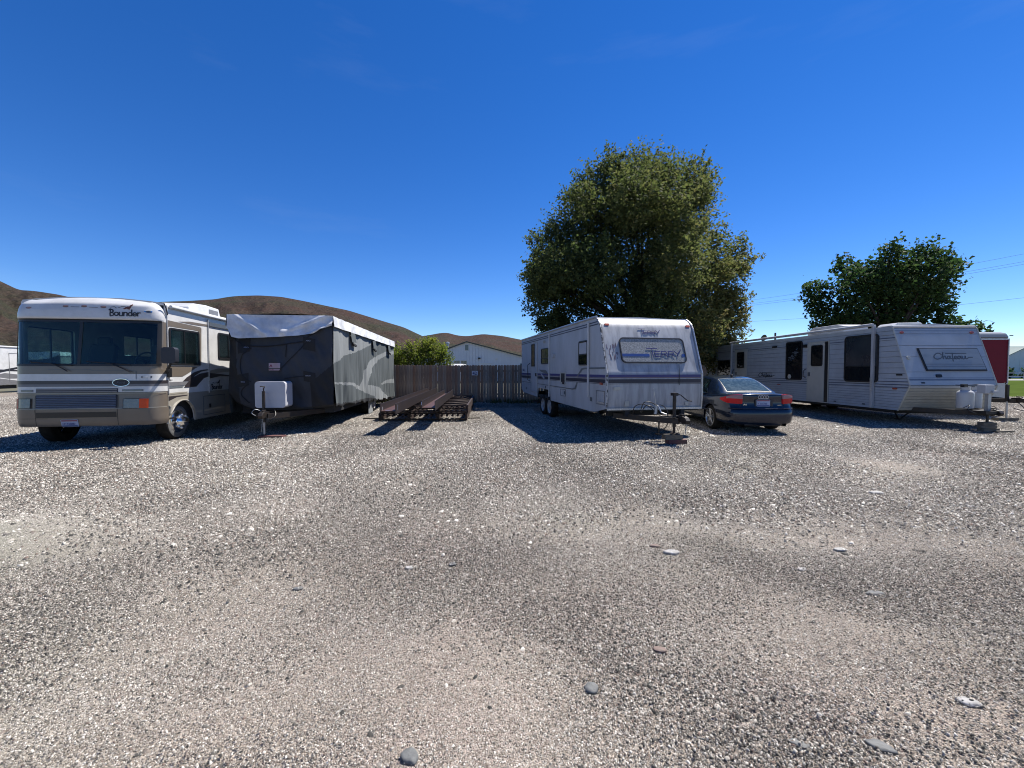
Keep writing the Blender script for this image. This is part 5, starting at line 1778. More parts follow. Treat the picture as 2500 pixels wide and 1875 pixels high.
MB().box(0.01, W - .01, LN - .02, LN, .8, 2.86).build('rear_wall', M['white_old'], te)
MB().slab([(.05, .62), (W - .05, .62), (W - .05, .70), (.05, .70)], lambda u, v, d: (u, d, v), .05, LN - .4).build('floor', M['dark'], te)
MB().box(.45, .55, .0, LN - 1, .50, .66).box(W - .55, W - .45, .0, LN - 1, .50, .66).box(.2, W - .2, .4, .5, .48, .62).box(.1, W - .1, 4.4, 6.0, .45, .62).build('chassis', M['dark'], te)
for x_ in (0, W):
    s = -1 if x_ == 0 else 1
    tr = MB()
    pts = [(x_ + s * .006, p[0] - .006, p[1]) for p in prof_front] + [(x_ + s * .006, LN, 2.875)]
    for a, b_ in zip(pts[:-1], pts[1:]):
        tr.tube([a, b_], .022, 6)
    tr.build('edge_trim', M['peel'] if x_ == 0 else M['alu'], te, True)
MB().box(.0, W, -.012, .018, .655, .70).build('bottom_trim', M['alu'], te)
FRL = fr_left
SL = fr_slope(0.04, 1.60, .38, 2.58)
FT = fr_front(0)
# front board window with the word
bw = MB().slab(rr(.40, 2.08, 1.735, 2.335, .11, 6), SL, 0, .03, holes=[rr(.425, 2.055, 1.76, 2.31, .09, 6)]).build('front_window', M['black'], te)
MB().slab(rr(.42, 2.06, 1.755, 2.315, .09, 6), SL, .004, .02).build('board', M['sun_board'], bw)
MB().slab([(.43, 1.885), (1.12, 1.885), (1.12, 1.95), (.43, 1.95)], SL, .021, .024).build('stripe', M['blue_bright'], bw)
MB().slab([(1.95, 1.885), (2.06, 1.885), (2.06, 1.95), (1.97, 1.95)], SL, .021, .024).build('stripe', M['blue_bright'], bw)
strokes('TERRY', (.78, .92, .98, .92, 1), SL, 1.12, 1.89, .186, .017, 1, M['blue'], bw, d=.026)
strokes('TERRY', (.80, .92, .95, .93, 1), SL, .985, 2.44, .118, .013, 1, M['purple'], te, d=.004)
for x_ in (.11, 2.25):
    MB().slab(rr(x_, x_ + .11, 2.62, 2.67, .015), fr_slope(.40, 2.58, .46, 2.70), .0, .03).build('marker_lamp', M['amber'], te, bevel=.006)
# front stripes
for z0, z1, m_ in ((1.41, 1.47, 'blue'), (1.385, 1.41, 'mauve'), (1.275, 1.365, 'navy'), (1.252, 1.262, 'navy')):
    MB().slab(rect(.03, W - .03, z0, z1), FT, .001, .004).build('stripe', M[m_], te)
bmk = MB()
rdn = random.Random(3)
for q in range(26):
    x_ = rdn.uniform(.06, .34)
    z_ = rdn.uniform(1.80, 2.12)
    bmk.slab(rect(x_, x_ + rdn.uniform(.008, .02), z_, z_ + rdn.uniform(.03, .10)), SL, .001, .003)
bmk.build('decal_residue', M['mauve'], te)
MB().slab(rr(.16, .32, 1.12, 1.19, .012), FT, .001, .02).build('porch_light', M['cream'], te, bevel=.005)
MB().slab(rect(.43, .54, .74, .86), FT, .001, .004).build('patch', M['cream'], te)
MB().slab(rect(1.98, 2.07, .74, .83), FT, .001, .004).build('patch', M['cream'], te)
MB().tube([(1.80, -.012, 1.71), (1.815, -.012, 1.5), (1.815, -.012, 1.22)], .006, 5).build('cable', M['black'], te)
# side stripes (u is distance from the front)
ST = [((.1, LN), 1.40, 1.465, 'blue'), ((.1, LN), 1.375, 1.395, 'mauve'), ((.1, LN), 1.27, 1.36, 'navy'), ((.1, LN - .1), 1.245, 1.255, 'navy')]
for (u0, u1), z0, z1, m_ in ST:
    MB().slab(rect(u0, u1, z0, z1), FRL, .001, .004).build('stripe', M[m_], te)
MB().slab([(2.0, 1.05), (2.25, 1.03), (LN, 1.10), (LN, 1.12), (2.3, 1.06), (2.1, 1.09), (1.95, 1.24), (1.86, 1.24)], FRL, .0055, .007).build('stripe', M['silver_green'], te)
MB().slab([(.1, 1.60), (1.3, 1.60), (1.5, 1.585), (1.75, 1.46), (1.84, 1.40), (1.95, 1.40), (1.8, 1.49), (1.6, 1.62), (1.35, 1.64), (.1, 1.64)], FRL, .0055, .007).build('stripe', M['silver_green'], te)
MB().slab([(5.8, 1.60), (4.9, 1.58), (4.6, 1.44), (4.9, 1.46), (5.5, 1.52)], FRL, .006, .008).build('emblem', M['silver_green'], te)
MB().slab([(5.7, 1.54), (5.0, 1.30), (5.2, 1.28), (5.5, 1.42)], FRL, .0085, .010).build('emblem', M['blind'], te)
for z_ in (2.66, 2.72):
    MB().slab(rect(.52, LN, z_, z_ + .028), FRL, .001, .004).build('stripe', M['navy'], te)
window(te, FRL, 1.17, 1.78, 1.70, 2.34, .07, vsplit=1.98, glass=M['window'])
MB().slab(rect(1.21, 1.74, 2.0, 2.29), FRL, .0105, .013).build('blind', M['blind'], te)
window(te, FRL, 4.6, 5.48, 1.79, 2.33, .07, vsplit=1.98, glass=M['window_blue'], split=5.0)
dr = MB().slab(rr(6.05, 6.98, .75, 2.65, .03), FRL, .001, .014, holes=[rr(6.08, 6.95, .78, 2.62, .03)]).build('door_frame', M['alu'], te)
door = MB().slab(rr(6.09, 6.94, .79, 2.61, .03), FRL, .001, .010).build('door', M['white_old'], te)
window(door, FRL, 6.38, 6.82, 1.72, 2.58, .03, glass=M['window'], d=.022, name='door_window')
MB().box(-.05, -.01, 6.12, 6.18, 1.35, 1.47).build('handle', M['black'], door)
MB().tube([(-.01, 7.1, 1.15), (-.10, 7.1, 1.2), (-.10, 7.1, 1.78), (-.01, 7.1, 1.86)], .014, 6).build('grab_handle', M['black'], te)
for u0, u1 in ((1.045, 1.125), (4.45, 4.52)):
    MB().box(-.035, -.008, u0, u1, .90 if u0 < 2 else .70, 2.76).build('awning_arm', M['white'], te)
MB().box(-.03, -.008, 6.0, 6.03, .62, 2.6).build('awning_arm', M['white'], te)
fv = MB().slab(rect(2.84, 3.36, 1.17, 1.52), FRL, .002, .012, holes=[rect(2.92, 3.28, 1.21, 1.48)]).build('furnace_vent', M['cream'], te)
MB().slab(rect(2.92, 3.28, 1.21, 1.48), FRL, .004, .006).build('vent_hole', M['black'], fv)
MB().box(-.03, -.006, 2.95, 3.1, 1.16, 1.3).build('vent_part', M['rust'], fv)
MB().slab(rect(2.86, 3.32, .80, 1.01), FRL, .001, .008, holes=[rect(2.875, 3.305, .815, .995)]).build('access_door', M['grey_stripe'], te)
MB().slab(rect(2.90, 3.0, .86, .95), FRL, .002, .008).build('vent_slot', M['ink_grey'], te)
MB().slab(rect(.12, .62, .76, 1.09), FRL, .001, .008, holes=[rect(.135, .605, .775, 1.075)]).build('storage_hatch', M['grey_stripe'], te)
MB().box(-.02, -.004, .16, .52, .80, .83).build('hatch_handle', M['alu'], te)
MB().box(-.03, -.003, .24, .36, 1.23, 1.28).build('marker_lamp', M['amber'], te)
MB().slab(rect(.86, 1.0, .80, .90), FRL, .001, .006).build('data_label', M['ink_grey'], te)
MB().box(-.06, -.001, 3.9, 4.15, 1.98, 2.1).build('vent_hood', M['white_old'], te)
MB().box(-.07, -.001, 5.0, 5.1, 2.52, 2.6).build('porch_light', M['cream'], te)
for u_, z_ in ((7.7, .80), (4.9, .95), (5.3, .84)):
    MB().slab(rect(u_, u_ + .10, z_, z_ + .09), FRL, .001, .008).build('filler_cap', M['ink_grey'], te)
text('Terry', FRL, 8.4, 1.55, .14, M['purple'], te, dirn=-1, d=.004)
wheel(te, .02, 5.36, .36, .35, -1, M['steel_white'])
wheel(te, .02, 4.58, .36, .35, -1, M['steel_white'])
wheel(te, W - .02, 5.36, .36, .35, 1, M['steel_white'])
wheel(te, W - .02, 4.58, .36, .35, 1, M['steel_white'])
MB().slab([(4.2, .62), (6.1, .62), (6.1, .95), (4.2, .95)], lambda u, v, d: (d, u, v), .3, .34).build('wheel_well', M['dark'], te)
MB().box(.02, .35, 6.2, 6.9, .36, .40).build('entry_step', M['iron'], te)
MB().tube([(-.01, .6, 2.855), (-.01, 4, 2.86), (-.01, LN, 2.87)], .028, 8).build('rain_gutter', M['alu'], te, True)
acv = MB().prism([(4.0, 2.88), (4.05, 3.06), (4.25, 3.12), (4.7, 3.12), (4.9, 3.0), (5.0, 2.88)], .8, 1.45).build('roof_vent', M['white'], te, bevel=.03)
# hitch, hoses, jack
a_frame(te, 1.21, W, -1.12, .50)
j = MB().tube([(1.14, -.86, .36), (1.14, -.86, 1.05)], .036, 12)
j.box(1.085, 1.195, -.92, -.80, 1.03, 1.09)
j.box(1.05, 1.23, -.95, -.77, .55, .57)
j.build('tongue_jack', M['iron'], te)
MB().tube([(1.19, -.86, 1.07), (1.26, -.90, 1.045), (1.36, -.94, .95), (1.40, -.95, .925), (1.48, -.97, .915)], .012, 6).build('crank', M['iron'], te)
MB().tube([(1.14, -.86, .36), (1.14, -.86, .225)], .026, 10).lathe([(.08, .215), (.08, .23), (.001, .231)], (1.14, -.86, 0), 'z', 12).build('jack_post', M['rust'], te)
MB().tube([(.82, -.80, .5), (.82, -.8, .20)], .018, 6).box(.76, .88, -.86, -.74, .20, .23).build('prop', M['iron'], te)
hs = MB()
for pts in ([(.45, -.35, .6), (.42, -.5, .78), (.55, -.6, .84), (.75, -.62, .74), (.85, -.62, .60)],
            [(.62, -.4, .62), (.66, -.55, .80), (.8, -.6, .76), (.95, -.6, .60), (1.02, -.7, .56)],
            [(.55, -.5, .66), (.6, -.55, .86), (.72, -.6, .88), (.86, -.6, .82), (.90, -.62, .80)],
            [(.95, -.6, .82), (1.05, -.62, .78), (1.10, -.68, .66), (1.08, -.7, .56)],
            [(1.1, -.9, .58), (1.25, -1.0, .62), (1.32, -1.05, .55), (1.30, -1.1, .46)]):
    hs.tube(catmull(pts, 6), .010, 6)
hs.tube(catmull([(.55, -.6, .45), (.66, -.7, .30), (.82, -.74, .26), (.95, -.8, .33), (1.0, -.85, .45)], 6), .010, 6)
hs.build('hose', M['black'], te)
rg = MB().tube([(.84, -.62, .62), (.86, -.62, .80)], .035, 8).tube([(.85, -.62, .82), (.80, -.62, 1.13)], .007, 6)
rg.lathe([(.03, -.008), (.03, .008)], (.80, -.62, 1.15), 'y', 10)
rg.tube([(.90, -.62, .80), (.93, -.7, .66), (1.02, -.75, .62)], .016, 6)
rg.build('gas_regulator', M['galv'], te)
sc = MB()
for q in range(16):
    a = Vector((1.33 - .002 * q, -1.02, .52 - .018 * q))
    d = Vector((.016, 0, 0)) if q % 2 else Vector((0, .016, 0))
    sc.tube([a + d, a + Vector((0, 0, -.014)), a - d, a + Vector((0, 0, .014)), a + d], .0045, 5)
sc.build('safety_chain', M['galv'], te)
for lab, (dx, dy), z0, z1, w_, l_, m_, rot in (('grey wooden block under the jack of the striped trailer', (1.10, -.86), .095, .20, .40, .17, 'block_wood', 0),
                                               ('red-stained timber lying under the grey jack block', (1.18, -.88), .0, .092, .42, .17, 'block_red', -3)):
    m4 = Matrix.Translation((2.16, 9.4, 0)) @ Matrix.Rotation(R(11.7), 4, 'Z')
    p = m4 @ Vector((dx, dy, 0))
    o = MB().box(-w_ / 2, w_ / 2, -l_ / 2, l_ / 2, z0, z1).build('wood_block', M[m_], bevel=.006)
    o.location = (p.x, p.y, 0.008)
    o.rotation_euler = (0, 0, R(11.7 + rot))
    tag(o, lab, 'wood block', 'wooden blocks under trailer jacks')

# ------------------------------------------------------------------ 5. car seen from behind
car = thing('car', 'dark blue four-door sedan parked nose-in, seen from behind', 'car', (6.19, 10.15, 0), -.5)


def car_w(y):
    return float(np.interp(y, [0, .02, .08, .18, .34, .6, 1.0, 3.4, 3.9, 4.2, 4.42, 4.55], [.56, .66, .76, .83, .865, .88, .885, .885, .865, .82, .70, .48]))


def car_deck(y):
    return float(np.interp(y, [0, .2, .62, 1.0, 3.0, 3.35, 3.9, 4.3, 4.5, 4.55], [.975, .995, 1.0, .98, .96, .95, .88, .77, .68, .6]))


LV = [(.20, .90, .09), (.27, .965, .02), (.40, .995, 0), (.56, 1.0, .0), (.62, .985, .05), (.70, .985, .10), (.85, .97, .10), (.94, .93, .09)]
ST_ = [0, .02, .08, .18, .34, .6, 1.0, 1.5, 2.0, 2.6, 3.2, 3.6, 3.9, 4.2, 4.42, 4.55]


def body_pt(y, l, sgn):
    z, wf, sh = LV[l]
    dk = car_deck(y)
    if l >= 6:
        z = dk - (.125 if l == 6 else .035)
    elif l >= 4:
        z = min(z, dk - .14 - .06 * (6 - l))
    sh_f = sh * max(0, 1 - y / .7) + (sh * .8 * max(0, (y - 4.1) / .45)) * -1
    return (sgn * car_w(y) * wf, y + sh_f, z)


cols = [-1 + 2 * k / 6 for k in range(7)]
cv, cf = [], []
ring = []
for y in ST_:
    row = []
    for l in range(8):
        row.append(body_pt(y, l, -1))
    wtop = car_w(y) * .90
    for c_ in (-.62, -.3, 0, .3, .62):
        row.append((c_ * wtop * 1.0, y + .09 * max(0, 1 - y / .7), car_deck(y) + .012 * (1 - c_ * c_)))
    for l in range(7, -1, -1):
        row.append(body_pt(y, l, 1))
    ring.append(row)
nr_ = len(ring[0])
for row in ring:
    cv += row
for i in range(len(ST_) - 1):
    for k in range(nr_ - 1):
        a = i * nr_ + k
        cf.append((a, a + 1, a + nr_ + 1, a + nr_))
    cf.append((i * nr_ + nr_ - 1, i * nr_, (i + 1) * nr_, (i + 1) * nr_ + nr_ - 1))
# rear and front faces, columns across for each level
for ri, flip in ((0, False), (len(ST_) - 1, True)):
    base = len(cv)
    rows = []
    for l in range(8):
        L_, R_ = ring[ri][l], ring[ri][nr_ - 1 - l]
        ids = [ri * nr_ + l]
        for q in range(1, 6):
            t = q / 6
            bow = .035 * math.sin(PI * t) * (-1 if not flip else 1)
            cv.append((L_[0] + (R_[0] - L_[0]) * t, L_[1] + bow, L_[2]))
            ids.append(len(cv) - 1)
        ids.append(ri * nr_ + nr_ - 1 - l)
        rows.append(ids)
    rows.append([ri * nr_ + 7 + q for q in range(7)])
    rows[-1][0] = ri * nr_ + 7
    rows[-1] = [ri * nr_ + 7] + [ri * nr_ + 8 + q for q in range(5)] + [ri * nr_ + nr_ - 8]
    for l in range(8):
        for q in range(6):
            f = (rows[l][q], rows[l][q + 1], rows[l + 1][q + 1], rows[l + 1][q])
            if len(set(f)) >= 3:
                f2 = tuple(dict.fromkeys(f))
                cf.append(f2)
mbc = MB()
mbc.add(cv, cf)
body = mbc.build('body', M['car_blue'], car, True, angle=180, subsurf=2)
# wheel arches cut for real
cut = MB()
for yy in (.98, 3.63):
    for s in (-1, 1):
        cut.lathe([(.001, s * .60), (.365, s * .60), (.365, s * 1.0), (.001, s * 1.0)], (0, yy, .315), 'x', 32)
cto = cut.build('cutter', M['black'])
cto.parent = car
bo = body.modifiers.new('arches', 'BOOLEAN')
bo.object = cto
bo.solver = 'EXACT'
bpy.context.view_layer.update()
dg = bpy.context.evaluated_depsgraph_get()
newm = bpy.data.meshes.new_from_object(body.evaluated_get(dg))
body.modifiers.clear()
body.data = newm
bpy.data.objects.remove(cto)
try:
    newm.set_sharp_from_angle(angle=R(40))
except Exception:
    pass
# greenhouse
def car_xr(y):
    return float(np.interp(y, [.62, 1.0, 1.35, 2.0, 2.6, 3.0, 3.4], [.66, .60, .545, .55, .555, .60, .66]))


def car_zr(y):
    return float(np.interp(y, [.55, .62, .9, 1.15, 1.35, 1.6, 2.0, 2.4, 2.7, 3.0, 3.45], [.985, 1.0, 1.15, 1.27, 1.345, 1.395, 1.425, 1.42, 1.37, 1.22, .95]))


def gpt(y, s, off=0.0):
    a = abs(s)
    sg = 1 if s >= 0 else -1
    zr, xr = car_zr(y), car_xr(y)
    zb = .93
    if a <= .55:
        q = a / .55
        p = Vector((xr * q, y, zr - .028 * q ** 3))
        n = Vector((.15 * q, 0, 1))
    else:
        q = (a - .55) / .45
        B_ = .80
        p = Vector((xr + (B_ - xr) * q ** 1.0 + .03 * math.sin(PI * q), y, (zr - .028) + (zb - (zr - .028)) * q))
        n = Vector((.85, 0, .5))
    slope = (car_zr(y + .02) - car_zr(y - .02)) / .04
    n = Vector((n.x, -slope * (1 if a <= .55 else 0), n.z)).normalized()
    p += n * off
    return (sg * p.x, p.y, p.z)


ysg = list(np.linspace(.56, 3.44, 32))
MB().grid(lambda u, v: gpt(.56 + 2.88 * v, -1 + 2 * u), 36, 40).build('roof', M['car_blue'], car, True, angle=60)


def gpatch(name, y0, y1, s0, s1, m_, off, parent=car, nu=16, nv=16, y0b=None, y1b=None):
    """y range may differ at s0 (y0,y1) and s1 (y0b,y1b)"""
    y0b = y0 if y0b is None else y0b
    y1b = y1 if y1b is None else y1b
    return MB().grid(lambda u, v: gpt((y0 + (y0b - y0) * u) + ((y1 + (y1b - y1) * u) - (y0 + (y0b - y0) * u)) * v, s0 + (s1 - s0) * u, off), nu, nv).build(name, m_, parent, True, angle=80)


gpatch('rear_window_seal', .655, 1.36, -.49, .49, M['black'], .004)
gpatch('rear_window', .68, 1.335, -.475, .475, M['car_glass'], .008)
for s in (-1, 1):
    gpatch('side_window_trim', 1.52, 2.62, s * .60, s * .985, M['chrome'], .006, y0b=1.28, y1b=3.16)
    gpatch('side_window', 1.56, 2.58, s * .615, s * .965, M['car_side_glass'], .010, y0b=1.34, y1b=3.06)
    gpatch('window_pillar', 2.05, 2.13, s * .612, s * .97, M['black'], .014, nu=8, nv=2, y0b=2.15, y1b=2.22)
    gpatch('quarter_divider', 1.60, 1.63, s * .64, s * .97, M['black'], .014, nu=8, nv=2, y0b=1.72, y1b=1.75)
gpatch('windscreen', 2.70, 3.38, -.5, .5, M['window'], .008)
MB().prism([(1.50, 1.385), (1.62, 1.405), (1.60, 1.445), (1.53, 1.45)], -.02, .02).build('aerial', M['black'], car, bevel=.008)
# rear: boot lid gap, lights, rings, plate, bumper line
CF = lambda u, v, d: (u, .060 - .030 * (1 - (u / .55) ** 2) + (v < .62) * 0 - d, v)
yr = lambda u: .092 - .034 * math.sin(PI * (u + .56) / 1.12)
CFR = lambda u, v, d: (u, yr(max(-.56, min(.56, u))) - .004 - d, v)
MB().slab([(-.52, .975), (-.54, .64), (-.5, .615), (.5, .615), (.54, .64), (.52, .975), (.51, .975), (.528, .642), (.495, .625), (-.495, .625), (-.528, .642), (-.51, .975)], CFR, .0, .004).build('boot_gap', M['black'], car)
for s in (-1, 1):
    plan = [(.50, .082), (.62, .12), (.74, .165), (.815, .235), (.852, .33), (.868, .44)]
    ztop = [.965, .972, .955, .925, .895, .87]
    zmid = [.86, .868, .875, .87, .86, .85]
    zbot = [.735, .74, .75, .765, .80, .835]
    off = .016

    def lamp(zl, zh, m_, nm, par, k0=0, k1=5, o_=off):
        vs, fs = [], []
        for k in range(k0, k1 + 1):
            x_, y_ = plan[k]
            nx2, ny2 = (x_ - .45), (y_ - .9)
            l_ = math.hypot(nx2 * .5, ny2)
            for zz_ in (zl[k], (zl[k] + zh[k]) / 2, zh[k]):
                bul = o_ + (.006 if zz_ == (zl[k] + zh[k]) / 2 else 0)
                vs.append((s * (x_ + bul * nx2 * .9 / l_ * (1 if x_ > .6 else 0)), y_ + bul * ny2 / l_, zz_))
            for zz_ in (zl[k], zh[k]):
                vs.append((s * (x_ - .03), y_ + .03, zz_))
        m_n = k1 - k0
        for k in range(m_n):
            a, b = k * 5, (k + 1) * 5
            fs += [(a, b, b + 1, a + 1), (a + 1, b + 1, b + 2, a + 2), (a, a + 3, b + 3, b), (a + 2, b + 2, b + 4, a + 4)]
        fs += [(0, 1, 2, 4, 3), (m_n * 5, m_n * 5 + 3, m_n * 5 + 4, m_n * 5 + 2, m_n * 5 + 1)]
        mb = MB().add(vs, fs)
        return mb.build(nm, m_, par, True, angle=30)
    tl = lamp(zbot, ztop, M['red'], 'tail_light', car)
    lamp(zmid, [z - .012 for z in ztop], mat('pale_lens', (.42, .25, .26), .3, spec=.25), 'reversing_lens', tl, 0, 3, off + .006)
rings = MB()
for k in range(4):
    cx_ = -.105 + k * .062 + .01
    rings.tube([(cx_ + .036 * math.cos(2 * PI * q / 18), yr(0) - .02, .905 + .036 * math.sin(2 * PI * q / 18)) for q in range(19)], .0075, 6)
rings.build('ring_badge', M['galv'], car, True)
MB().slab(rr(-.20, .24, .66, .85, .03), CFR, .0, .006).build('plate_recess', mat('plate_recess', (.012, .016, .03), .4), car)
plate(car, lambda u, v, d: (u, yr(0) - .014 - d, v), -.165, .68, .33, .165, txt='K B1788', size=.07)
text('A4', CFR, -.47, .70, .065, M['chrome'], car, d=.008)
text('quattro', CFR, .36, .70, .035, M['chrome'], car, d=.008)
MB().tube([(-.80, .17, .635), (-.70, .055, .632), (-.5, .005, .63), (0, -.03, .63), (.5, .005, .63), (.70, .055, .632), (.80, .17, .635)], .013, 8).build('bumper_step', M['car_blue'], car, True)
MB().box(-.45, .45, .04, .2, .185, .26).build('rear_valance', M['black'], car, bevel=.03)
for x_ in (-.52, .54):
    MB().lathe([(.035, -.02), (.04, .0), (.04, .2), (.032, .2), (.032, 0)], (x_, .06, .225), 'y', 14).build('exhaust_tip', M['iron'], car, True)
MB().slab(rr(-.87, -.5, .98, 1.02, .01), CFR, .5, .51) if False else None
for s in (-1, 1):
    hnd = MB().tube([(s * .885, 1.62, .80), (s * .905, 1.66, .805), (s * .905, 1.80, .81), (s * .885, 1.84, .81)], .012, 6).build('door_handle', M['car_blue'], car, True)
    MB().box(s * .875, s * .892, 1.02, 3.2, .50, .54).build('rub_strip', M['car_blue'], car, bevel=.006)
    MB().tube([(s * .888, 2.16, .93), (s * .888, 2.17, .6), (s * .875, 2.2, .3)], .003, 4).build('door_gap', M['black'], car)
    MB().tube([(s * .882, 1.35, .93), (s * .888, 1.30, .75), (s * .886, 1.40, .55), (s * .88, 1.45, .3)], .003, 4).build('door_gap', M['black'], car)
    MB().slab(rr(2.9, 3.08, .95, 1.07, .03), lambda u, v, d: (s * (.86 + d * 1.0), u, v), 0, .2).build('door_mirror', M['car_blue'], car, bevel=.02)
for yy in (.98, 3.63):
    for s in (-1, 1):
        wheel(car, s * .868, yy, .315, .318, s, M['alloy'], 'alloy', w=.22)
MB().box(-.6, .6, .6, 4.2, .2, .6).build('underbody', M['dark'], car)

# ------------------------------------------------------------------ 6. long ribbed trailer
W, LN = 2.44, 11.7
ct = thing('ribbed_trailer', 'long ribbed pale blue-grey travel trailer with two side doors', 'trailer', (11.05, 11.5, 0), .6)
NOSE = [(.34, .42), (0, 1.14), (.56, 2.78), (.62, 2.86)]
sp_all = [(LN, 2.86), (LN, .40)]
MB().slab([(.36, .43), (.02, 1.14), (.57, 2.77), (.63, 2.85), (LN, 2.85), (LN, .41)], lambda u, v, d: (d, u, v), .012, W - .012).build('body', mat('siding_groove', (0.30, 0.33, 0.37), .6), ct)


def nose_y(z):
    return float(np.interp(z, [.42, 1.14, 2.78, 2.86], [.34, 0, .56, .62]))


zs = [.42, .50, .58, .66, .74, .82, .90, .98, 1.06, 1.15, 1.25, 1.34, 1.48, 1.64, 1.80, 1.96, 2.12, 2.28, 2.45, 2.60, 2.72, 2.855]
for side_fr in (fr_left, fr_right(W)):
    for a, b_ in zip(zs[:-1], zs[1:]):
        MB().slab([(nose_y(a + .006) + .01, a + .006), (LN, a + .006), (LN, b_ - .006), (nose_y(b_) + .01, b_ - .006)], lambda u, v, d, f=side_fr, a=a, b_=b_: f(u, v, d + .014 * (1 - (v - a) / (b_ - a)) if d > -.005 else d), -.010, 0).build('siding_strip', M['siding'], ct)
up = fr_slope(0, 1.14, .56, 2.78)
lo_ = fr_slope(.34, .42, 0, 1.14)
for a, b_ in zip([1.15, 1.30, 1.52, 1.95, 2.28, 2.62], [1.30, 1.52, 1.95, 2.28, 2.62, 2.78]):
    MB().slab(rect(.01, W - .01, a + .006, b_ - .004), up, -.01, .010).build('siding_strip', M['siding'], ct)
for a in (.43, .51, .59, .67, .75, .83, .91, .99):
    MB().slab(rect(.01, W - .01, a + .004, a + .076), lo_, -.01, .008).build('siding_strip', M['siding_cream'], ct)
MB().slab(rect(.01, W - .01, 1.075, 1.135), lo_, -.01, .010).build('siding_strip', M['siding'], ct)
for x_, s in ((0, -1), (W, 1)):
    tr = MB()
    pts = [(x_ + s * .008, p[0] - .008, p[1]) for p in NOSE]
    for a, b_ in zip(pts[:-1], pts[1:]):
        tr.tube([a, b_], .018, 6)
    tr.build('edge_trim', M['cream'], ct, True)
MB().slab([(0, 2.86), (W / 2, 2.93), (W, 2.86), (W, 2.84), (0, 2.84)], lambda u, v, d: (u, d, v), .60, LN).build('roof', M['white_roof'], ct)
MB().tube([(0, .60, 2.84), (W, .60, 2.84)], .035, 8).build('front_trim', M['white'], ct, True)
MB().slab(rect(.02, W - .02, 2.70, 2.715), up, .010, .013).build('stripe', M['stripe_blue'], ct)
wnd = MB().slab([(.48, 2.20), (2.22, 2.20), (2.29, 1.54), (.56, 1.54)], up, .010, .05).build('front_window', M['black'], ct, bevel=.03)
MB().slab([(.52, 2.17), (2.19, 2.17), (2.245, 1.58), (.59, 1.58)], up, .052, .056).build('board', M['chat_board'], wnd)
polyrib(CHATEAU, up, .87, 1.87, .165, .026, 1, M['ink_grey'], wnd, d=.058)
for z0 in (1.66, 1.72):
    MB().slab(rect(.58, 2.24, z0, z0 + .012), up, .057, .059).build('stripe', M['stripe_blue'], wnd)
for x_ in (.20, 2.24):
    MB().slab([(x_ + .055 * math.cos(2 * PI * q / 14), 2.655 + .032 * math.sin(2 * PI * q / 14)) for q in range(14)], up, .008, .035).build('marker_lamp', M['amber'], ct, bevel=.006)
MB().slab([(.17 + .05 * math.cos(2 * PI * q / 14), 1.92 + .05 * math.sin(2 * PI * q / 14)) for q in range(14)], up, .008, .04).build('porch_light', M['cream'], ct, bevel=.01)
for z0, z1 in ((1.345, 1.36), (1.285, 1.315)):
    MB().slab(rect(.02, W - .02, z0, z1), up, .011, .014).build('stripe', M['stripe_blue'], ct)
MB().slab(rr(.80, .96, 1.37, 1.45, .02), up, .011, .03).build('badge', M['iron'], ct)
MB().slab(rr(.33, .43, 1.20, 1.235, .01), up, .011, .02).build('badge', M['black'], ct)
MB().slab([(.10, 1.36), (.52, 1.36), (.52, 1.3), (.10, 1.3)], fr_left, .012, .018) if False else None
# side features
for z0, z1 in ((1.235, 1.258), (1.150, 1.172), (1.075, 1.095)):
    MB().slab(rect(.04, 2.90, z0, z1), fr_left, .0135, .0155).build('stripe', M['stripe_blue'], ct)
    MB().slab(rect(3.96, 7.8, z0, z1), fr_left, .0135, .0155).build('stripe', M['stripe_blue'], ct)
    MB().slab(rect(8.84, LN, z0, z1), fr_left, .0135, .0155).build('stripe', M['stripe_blue'], ct)
for u0, u1 in ((.45, .98), (2.26, 2.9), (5.15, 7.8), (8.9, LN)):
    MB().slab(rect(u0, u1, 2.50, 2.525), fr_left, .0135, .0155).build('stripe', M['stripe_blue'], ct)
FC = lambda u, v, d: fr_left(u, v, d + .014)
polyrib(CHATEAU, FC, 6.93, 1.30, .165, .024, -1, M['ink'], ct, d=.002)
window(ct, FC, .98, 2.24, 1.20, 2.68, .12, vsplit=1.70, glass=M['window_blue'], fw=.05, low=1.69)
w2 = window(ct, FC, 4.21, 5.13, 1.20, 2.69, .09, glass=M['window'], fw=.05)
dec = MB()
rdn = random.Random(12)
for q in range(40):
    a = rdn.uniform(0, 1)
    cx_, cz_ = 4.5 + .42 * a + rdn.gauss(0, .07), 2.30 - .30 * a + rdn.gauss(0, .07)
    rr2 = rdn.uniform(.02, .06)
    dec.slab([(cx_ + rr2 * math.cos(2 * PI * k / 6 + q) * rdn.uniform(.6, 1.2), cz_ + rr2 * .6 * math.sin(2 * PI * k / 6 + q)) for k in range(6)], FC, .0105, .012 + q * 1e-5)
dec.build('frosted_decal', M['ink_grey'], w2)
MB().slab([(4.90 + .10 * math.cos(2 * PI * q / 14), 1.33 + .09 * math.sin(2 * PI * q / 14)) for q in range(14)], FC, .0125, .014).build('sticker', M['cream'], w2)
window(ct, FC, 9.2, 10.5, 1.3, 2.10, .05, glass=M['window'], fw=.05)


